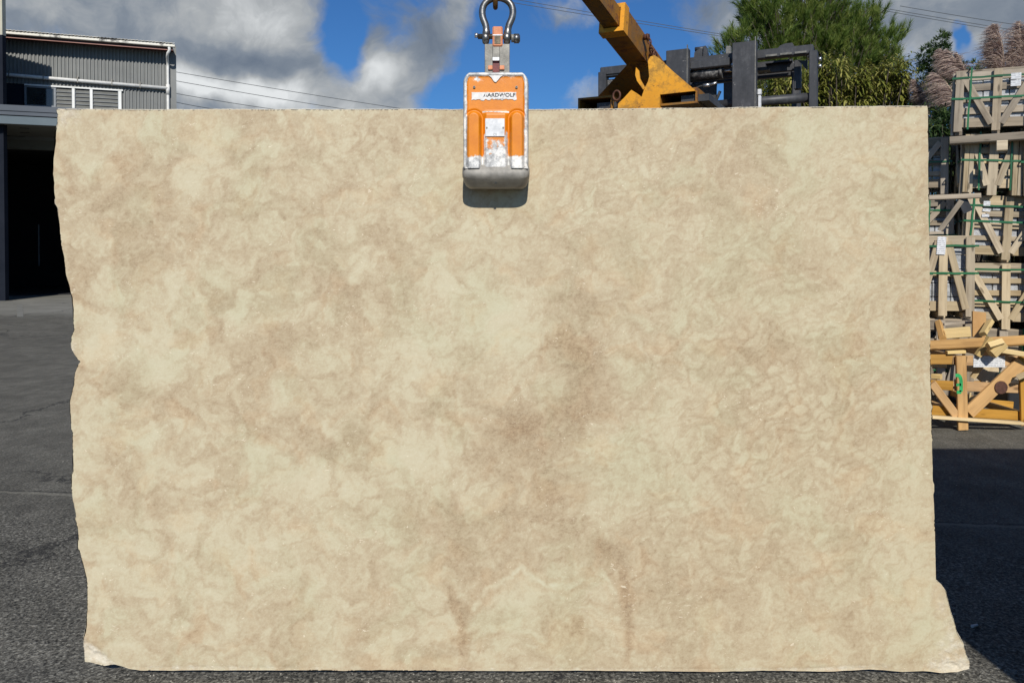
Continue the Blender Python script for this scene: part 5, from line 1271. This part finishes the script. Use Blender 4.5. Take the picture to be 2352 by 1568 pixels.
scrap((715, 370), (715, 70), 160, YF+.45, YF+.5, M_ply, 'plywood_board', 'upright orange plywood board behind the long beam', 'plywood board', 0.02)
scrap((760, 330), (850, 180), 50, YF+.32, YF+.42, M_woodyel, 'leaning_offcut', 'small pale offcut leaning right of the plywood board', 'timber offcut', 0.06)
scrap((300, 215), (630, 190), 30, YF+.6, YF+.6, M_woodgrey, 'splintered_lath', 'splintered grey lath above the wide pale offcut', 'lath', 0.02)
scrap((700, 580), (850, 370), 60, YF-.03, YF-.06, M_woodyel, 'split_post', 'split pale post propped against the long beam', 'timber offcut', 0.05)
scrap((850, 560), (990, 430), 110, YF-.10, YF-.10, M_woodyel, 'cut_block', 'chunky sawn block sitting on the broken crate beside the split post', 'timber block', 0.09, (.3, -1, .2))
scrap((820, 470), (985, 420), 70, YF-.14, YF-.14, M_woodyel, 'sawn_end', 'small sawn block end resting on the chunky block', 'timber block', 0.06, (0, -1, .7))
scrap((970, 520), (1400, 590), 60, YF-.05, YF-.15, M_woodyel, 'splintered_plank', 'bright splintered plank at the right end under the long beam', 'plank', 0.04)
scrap((1165, 840), (1350, 760), 55, YF-.10, YF-.15, M_woodyel, 'splintered_end', 'bright splintered plank end sticking out beside the knotty brace', 'plank', 0.04)
scrap((640, 840), (740, 690), 60, YF+.10, YF+.08, M_woodyel, 'broken_lath', 'broken pale lath leaning inside the crate under the label', 'lath', 0.03)
scrap((760, 900), (930, 640), 190, YF+.22, YF+.28, M_woodpale, 'inner_panel', 'wide pale panel leaning inside the broken crate', 'wood panel', 0.02)
scrap((170, 820), (270, 830), 60, YF+.15, YF+.10, M_woodyel, 'sawn_stub', 'pale sawn stub poking out beside the slab inside the crate', 'timber offcut', 0.05)
scrap((600, 1100), (690, 1060), 30, YF+.3, YF+.3, M_woodyel, 'small_stick', 'small pale stick inside the crate behind the sprayed post', 'stick', 0.03)
scrap((610, 1010), (605, 1110), 22, YF+.3, YF+.3, M_woodyel, 'upright_stick', 'small upright pale stick beside the sprayed post', 'stick', 0.02)
MB().box(0, 0.25, 0, 0.35, 0, .25, ch=.01).build('dark_sack', M_blackfoil, loc=(F10(1060, 1200, YF+.6).x, YF+.6, 0.02), label='black plastic bundle in the shadow inside the broken crate', cat='bundle')
# grit and chips on the ground
r = random.Random(5)
m_ = MB()
def pebble(m, x, y, s):
    vs = [(x+s*r.uniform(.6,1)*math.cos(a), y+s*r.uniform(.6,1)*math.sin(a), 0.001) for a in [i*math.pi/3 for i in range(6)]]
    vs += [(x+(v[0]-x)*.5, y+(v[1]-y)*.5, s*.7) for v in vs]
    m.add(vs, [(i, (i+1)%6, (i+1)%6+6, i+6) for i in range(6)] + [list(range(6, 12))])
for i in range(260):
    x = r.uniform(-3.2, 4.5); y = r.uniform(2.2, 9); pebble(m_, x, y, r.uniform(.002, .006))
for i in range(120):
    x = r.uniform(-1.4, 1.6); y = YS + r.gauss(0.02, 0.05); pebble(m_, x, y, r.uniform(.002, .005))
m_.build('gravel_chips', M_woodpale if False else mat_simple('stone chips', (0.2, 0.19, 0.16), (0.5, 0.47, 0.4), 50, 0.8), kind='stuff', label='small pale stone chips scattered on the asphalt', cat='stone chips')
qg = gp(2232, 1441)
MB().tube([(qg[0], qg[1], 0.006), (qg[0]+0.03, qg[1]+0.012, 0.006)], [0.006, 0.004], 6).build('stone_flake', mat_simple('pale flake', (0.5, 0.5, 0.5), (0.7, 0.7, 0.7), 50), label='single pale flake lying in the shadow right of the slab', cat='stone flake')

# ------------------------------------------------------------------ unseen slab rack added outside the frame to cast the shade beside the slab
rk = empty('shade_rack', (1.76, 0.6, 0), 0.0, label='added unseen rack of grey slabs that shades the ground right of the stone slab', cat='shadow caster')
RH = 2.30
m_ = MB()
for i in range(9):
    x_ = 0.08 + 0.34*i
    MB().box(x_, x_+0.025, 0.15, 1.86, 0.10, RH - 0.05*(i % 3)).build('stone_sheet', M_slabgrey, rk)
MB().box(-0.0, 3.2, 1.86, 1.94, 0.10, RH-.02).build('end_sheet', M_slabgrey, rk)
MB().box(0.0, 3.2, 0.1, 0.18, 0.02, 0.10).box(0.0, 3.2, 1.8, 1.9, 0.02, 0.10).build('base_frame', M_rack, rk)

# ------------------------------------------------------------------ vegetation
def leafmesh(name, P, Dv, Nn, L, Wd, mat, parent, droop=0.0, seg=1, rnd=None, taper=True, **k):
    """many small blades: start P, direction Dv, width axis Nn, length L, width Wd (arrays)"""
    n = len(P); L = np.asarray(L).reshape(-1, 1); Wd = np.asarray(Wd).reshape(-1, 1)
    if rnd is None: rnd = np.random.rand(n)
    if seg == 1:
        V_ = np.stack([P - Nn*Wd/2, P + Nn*Wd/2, P + Dv*L], 1).reshape(-1, 3); F_ = np.arange(3*n).reshape(n, 3); A = np.repeat(rnd, 3)
    else:
        dn = np.array([[0, 0, -1.0]])
        rows = []
        wprof = [0.35, 1.0, 0.8, 0.12] if seg == 3 else [0.5, 1.0, 0.15]
        for i in range(seg+1):
            t = i/seg; c = P + Dv*L*t + dn*droop*L*t*t
            rows += [c - Nn*Wd/2*wprof[i], c + Nn*Wd/2*wprof[i]]
        V_ = np.stack(rows, 1).reshape(-1, 3); kv = 2*(seg+1); b0 = np.arange(n)[:, None]*kv
        F_ = np.concatenate([b0 + np.array([[2*i, 2*i+1, 2*i+3, 2*i+2]]) for i in range(seg)])
        A = np.repeat(rnd, kv)
    return fastmesh(name, V_, F_, mat, parent, attrs=dict(rnd=A), smooth=True, **k)
def unit(v): return v/np.linalg.norm(v, axis=-1, keepdims=True)
def perp(d):
    r_ = np.random.normal(size=d.shape); return unit(np.cross(d, r_))
def blob_pts(blobs, Y, n, depth, surf=0.55):
    """points in ellipsoids given in picture pixels at distance Y"""
    out = []; nr = []; wts = np.array([b[2]*b[3] for b in blobs], float); wts /= wts.sum(); sc = Y/FPX
    for b, q in zip(blobs, np.random.multinomial(n, wts)):
        c = np.array(at(b[0], b[1], Y)); d = unit(np.random.normal(size=(q, 3))); rr_ = np.random.uniform(surf, 1.0, (q, 1))
        off = d*rr_*np.array([b[2]*sc, depth, b[3]*sc]); dy = (b[4] if len(b) > 4 else 0)
        p = c + off; p[:, 1] += dy; out.append(p); nr.append(d)
    return np.concatenate(out), np.concatenate(nr)
# pine
YP = 15.5
pine = empty('pine_tree', (at(1880, 300, YP).x, YP, 0), label='big green pine with upswept needle tufts behind the forklift', cat='pine tree')
pl0 = Vector(pine.location)
blobs = [(1700,120,30,34),(1668,112,22,26),(1760,70,55,60),(1740,30,40,45),(1830,60,60,70),(1890,30,60,60),(1880,110,70,50),(1800,130,60,45),(1950,80,60,60),(1950,150,70,45),(2010,110,48,50),(2020,160,42,45),(1990,50,22,32),(2045,95,16,24),(1720,-10,26,30),(1830,-30,80,40),(1730,165,60,35),(2030,210,40,40),(1690,95,12,30)]
blobs += [(1800,200,80,60),(1900,220,80,60),(2000,230,60,50),(1720,190,20,50)]
sp, sn = blob_pts(blobs, YP, 3000, 0.75, 0.2)
sd_ = unit(sn*np.array([0.55, 0.55, 0.3]) + np.array([0, 0, 0.9]) + np.random.normal(size=sp.shape)*0.22)
K = 50
tt = np.random.rand(len(sp)*K, 1)
SL = 0.20
base_ = np.repeat(sp, K, 0) + np.repeat(sd_, K, 0)*tt*SL
nd = unit(np.repeat(sd_, K, 0)*1.15 + unit(np.random.normal(size=base_.shape))*0.75)
col = np.clip(np.repeat(np.random.rand(len(sp))**1.5*0.6, K) + tt[:, 0]*0.25 + np.random.rand(len(base_))*0.35, 0, 1)
leafmesh('crown', base_-np.array(pl0), nd, perp(nd), np.random.uniform(.10, .18, len(base_)), np.full(len(base_), .0085), M_pine, pine, rnd=col)
m_ = MB(); m_.tube([(0, 0, 0), (0.03, 0, 2.5), (0.0, 0, 4.5), (0.05, 0, 6.2)], [0.16, 0.13, 0.09, 0.03], 10)
m_.build('trunk', M_bark, pine)
m_ = MB(); rr_ = random.Random(2)
for b in blobs:
    c = at(b[0], b[1], YP)-pl0; z0 = max(1.5, c.z-1.2-rr_.random())
    mid = Vector((c.x*.55, c.y*.5+rr_.uniform(-.2,.2), z0+(c.z-z0)*.35))
    m_.tube(smoothpath([Vector((0, 0, z0)), mid, c], 2), [0.035]*5+[0.022]*4+[0.010]*20 if False else 0.022, 6)
for i in range(0, len(sp), 5):
    a = Vector(sp[i])-pl0; dd = Vector(sd_[i]); m_.tube([a - dd*0.3 - Vector((a.x*.12, 0, .05)), a + dd*0.12], 0.007, 4, cap=False)
m_.build('branches', M_bark, pine)
# leafy bush
YU = 12.5
bush = empty('leafy_bush', (at(1950, 300, YU).x, YU, 0), label='yellow green bush with drooping narrow leaves between forklift and pampas grass', cat='bush'); bl0 = np.array(bush.location)
blobs = [(1800,205,50,50),(1760,225,30,30),(1870,200,50,50),(1900,165,40,35),(1950,185,50,45),(2000,200,50,50),(2050,185,45,38),(2085,215,30,32),(1840,240,80,40),(1970,240,90,40),(2060,240,50,40),(1930,290,130,60),(1780,250,50,40),(2090,240,25,30),(2020,160,25,22),(2060,158,18,16)]
sp2, sn2 = blob_pts(blobs, YU, 900, 0.5, 0.3)
st_dir = unit(sn2*0.5 + np.array([0, 0, 1.0]) + np.random.normal(size=sp2.shape)*0.25)
K = 15; t_l = np.tile(np.linspace(0, 1, K), len(sp2)).reshape(-1, 1)
pb = np.repeat(sp2, K, 0) + np.repeat(st_dir, K, 0)*(t_l-.5)*0.30
rad = perp(np.repeat(st_dir, K, 0)); ld = unit(rad + np.repeat(st_dir, K, 0)*0.55)
colb = np.clip(np.repeat(np.random.rand(len(sp2)), K)*.55 + np.random.rand(len(pb))*.5, 0, 1)
wn_ = unit(np.cross(ld, np.array([0, 0, 1.0])))
leafmesh('leaves', pb-bl0, ld, wn_, np.random.uniform(.09, .14, len(pb)), np.random.uniform(.022, .034, len(pb)), M_bush, bush, droop=0.75, seg=3, rnd=colb)
m_ = MB(); rr_ = random.Random(9)
for i in range(0, len(sp2), 4):
    a = Vector(sp2[i]-bl0); m_.tube(smoothpath([Vector((a.x*.35+rr_.uniform(-.1,.1), rr_.uniform(-.1,.1), 0)), Vector((a.x*.6, a.y*.4, a.z*.55)), a], 1), 0.009, 5, cap=False)
m_.build('stems', M_bark, bush)
# dark conifer + undergrowth
YK = 13.5
con = empty('dark_conifer', (at(2160, 300, YK).x, YK, 0), label='slim dark green conifer rising behind the pampas plumes right of the slab', cat='conifer'); cl0 = np.array(con.location)
blobs = [(2160,92,13,22),(2165,120,18,22),(2130,130,14,18),(2150,155,34,28),(2140,190,26,30),(2165,210,36,36),(2150,250,28,40),(2170,290,34,44),(2160,340,36,40),(2125,235,18,20),(2190,170,20,30)]
sp3, sn3 = blob_pts(blobs, YK, 900, 0.32, 0.25)
K = 34
d3 = unit(np.repeat(sn3, K, 0)*0.8 + np.array([0, 0, .5]) + np.random.normal(size=(len(sp3)*K, 3))*0.6)
p3 = np.repeat(sp3, K, 0) + d3*np.random.rand(len(d3), 1)*0.07
leafmesh('crown', p3-cl0, d3, perp(d3), np.random.uniform(.03, .065, len(p3)), np.random.uniform(.010, .02, len(p3)), M_dkleaf, con, rnd=np.clip(np.repeat(np.random.rand(len(sp3)), K)*.7+np.random.rand(len(p3))*.3, 0, 1))
m_ = MB().tube([(0, 0, 0), (0.02, 0, 2.5), (0.0, 0, 5.0)], [0.07, 0.05, 0.012], 8)
m_.build('trunk', M_bark, con)
sh = empty('green_shrub', (at(2252, 300, 14.5).x, 14.5, 0), label='small bright green shrub top peeking over the topmost crate between the plumes', cat='shrub'); sl0 = np.array(sh.location)
blobs = [(2252,170,16,24),(2245,150,8,14),(2258,185,18,20),(2256,230,30,40)]
sp4, sn4 = blob_pts(blobs, 14.5, 160, 0.2, 0.2)
d4 = unit(np.repeat(sn4, 20, 0) + np.array([0, 0, .6]) + np.random.normal(size=(len(sp4)*20, 3))*0.6); p4 = np.repeat(sp4, 20, 0) + d4*np.random.rand(len(d4), 1)*0.05
leafmesh('crown', p4-sl0, d4, perp(d4), np.random.uniform(.04, .07, len(p4)), np.random.uniform(.012, .022, len(p4)), M_yelleaf, sh)
MB().tube([(0, 0, 0), (0, 0, 2), (0, 0, 4.4)], [.03, .02, .008], 6).build('stem', M_bark, sh)
# pampas
def pampas(name_label, Y, plumes, base_px, seed, nblades=260, blade_h=2.2, green_k=1.0):
    rs = np.random.RandomState(seed); o0 = at(base_px, 600, Y); root = empty('pampas_grass', (o0.x, Y, 0), label=name_label, cat='pampas grass')
    org = Vector((o0.x, Y, 0))
    for (pts, wpx, lean) in plumes:
        ax = smoothpath([at(*p, Y)-org for p in pts], 2)      # from tip to base
        n = len(ax); NS = 1250
        ti = rs.rand(NS)**0.85; idx_ = np.minimum((ti*(n-1)).astype(int), n-2); fr_ = (ti*(n-1)-idx_)[:, None]
        A = np.array([list(a) for a in ax]); pos = A[idx_]*(1-fr_) + A[idx_+1]*fr_
        up_ = unit(A[0]-A[-1])
        wd = 1.45*wpx*Y/FPX*(0.10 + 1.0*np.sin(np.clip(ti, 0, 1)*math.pi*0.72)**1.2)[:, None]
        sgn = np.where(rs.rand(NS) < (0.95 if abs(lean) > .3 else .55), 1.0, -0.45)[:, None]
        dd = unit(np.array([[lean if abs(lean) > .3 else -.5, 0, 0.12]])*sgn*1.25 + rs.normal(size=(NS, 3))*np.array([0.12, 0.30, 0.13]) + np.array(up_)*0.42)
        pos = pos + rs.normal(size=pos.shape)*0.008
        fineness = leafmesh('plume', pos, dd, unit(np.cross(dd, rs.normal(size=dd.shape))), (wd*rs.uniform(.55, 1.15, (NS, 1))).ravel(), np.full(NS, .0085), M_plume, root, droop=0.42, seg=3, rnd=np.clip(0.28+0.30*rs.rand(NS)+.42*np.sin(ti*38+rs.rand()*6+3*rs.rand(NS)*.3)*np.sin(ti*17+2), 0, 1))
        MB().tube(ax, 0.011, 5).build('rachis', mat_plume_stem, fineness)
        b0 = ax[-1]; MB().tube(smoothpath([b0, Vector((b0.x*.7, 0, b0.z*.5)), Vector((b0.x*.25, 0, 0))], 1), 0.006, 5).build('stalk', mat_plume_stem, root)
    P_ = np.zeros((nblades, 3)); P_[:, 0] = rs.normal(size=nblades)*.15; P_[:, 1] = rs.normal(size=nblades)*.15
    an = rs.rand(nblades)*2*math.pi; dd = unit(np.stack([np.cos(an)*.35, np.sin(an)*.35, np.ones(nblades)], 1))
    leafmesh('blades', P_, dd, unit(np.cross(dd, rs.normal(size=dd.shape))), rs.uniform(.6, 1, nblades)*blade_h*1.3, np.full(nblades, .018), M_blade, root, droop=0.35, seg=3, rnd=rs.rand(nblades))
mat_plume_stem = mat_simple('plume stem', (0.45, 0.35, 0.24), (0.62, 0.50, 0.36), 20, 0.7, 0, 0)
def z7(*pts): return [Z7(*p) for p in pts]
pampas('pampas grass with three mauve plumes leaning left, directly right of the slab corner', 11.5,
    [(z7((1030,400),(1090,470),(1150,570),(1200,680)), 34, -0.9), (z7((880,650),(960,690),(1040,790),(1100,880),(1120,1000)), 40, -0.75), (z7((940,380),(1000,440),(1060,560),(1110,680)), 26, -0.8), (z7((1120,420),(1170,500),(1210,600),(1230,680)), 16, -0.5)], 2195, 4, blade_h=2.4)
pampas('small pampas grass with one dark plume behind the top right corner of the slab', 12.0,
    [(z7((650,720),(720,800),(780,900),(820,1000)), 24, -0.6)], 2110, 6, nblades=120, blade_h=2.2)
pampas('tall pampas grass with bushy cream and mauve plumes above the topmost crate', 11.8,
    [(z7((1565,110),(1590,200),(1630,330),(1650,520),(1660,700)), 44, -0.45), (z7((1815,80),(1830,200),(1840,350),(1850,520),(1860,700)), 40, -0.25), (z7((1740,400),(1770,500),(1790,640),(1800,740)), 34, 0.1), (z7((1500,300),(1540,420),(1580,560),(1600,700)), 28, -0.5), (z7((1900,160),(1910,300),(1915,500),(1915,720)), 34, -0.1)], 2320, 8, nblades=160, blade_h=2.6)
# dark undergrowth between slab and crates
ug = empty('undergrowth_shrub', (at(2155, 400, 10.6).x, 10.6, 0), label='dark leafy undergrowth filling the gap between slab and crates', cat='shrub'); ul0 = np.array(ug.location)
blobs = [(2155,310,30,34),(2170,270,26,30),(2150,350,36,30),(2180,330,30,40),(2100,300,50,60),(2160,400,60,60),(2220,380,60,60),(2260,300,60,50),(2320,320,50,60),(2300,420,70,70)]
sp5, sn5 = blob_pts(blobs, 10.6, 700, 0.35, 0.1)
d5 = unit(np.repeat(sn5, 14, 0)*.6 + np.array([0, -.1, .3]) + np.random.normal(size=(len(sp5)*14, 3))*0.7); p5 = np.repeat(sp5, 14, 0) + d5*np.random.rand(len(d5), 1)*0.06
leafmesh('leaves', p5-ul0, d5, perp(d5), np.random.uniform(.06, .13, len(p5)), np.random.uniform(.010, .022, len(p5)), M_dkleaf, ug, droop=.5, seg=2)
m_ = MB(); rr_ = random.Random(12)
for i in range(0, len(sp5), 6):
    a = Vector(sp5[i]-ul0); m_.tube([Vector((a.x*.3, a.y*.2, 0)), Vector((a.x*.7, a.y*.5, a.z*.5)), a], 0.008, 4, cap=False)
m_.build('stems', M_bark, ug)
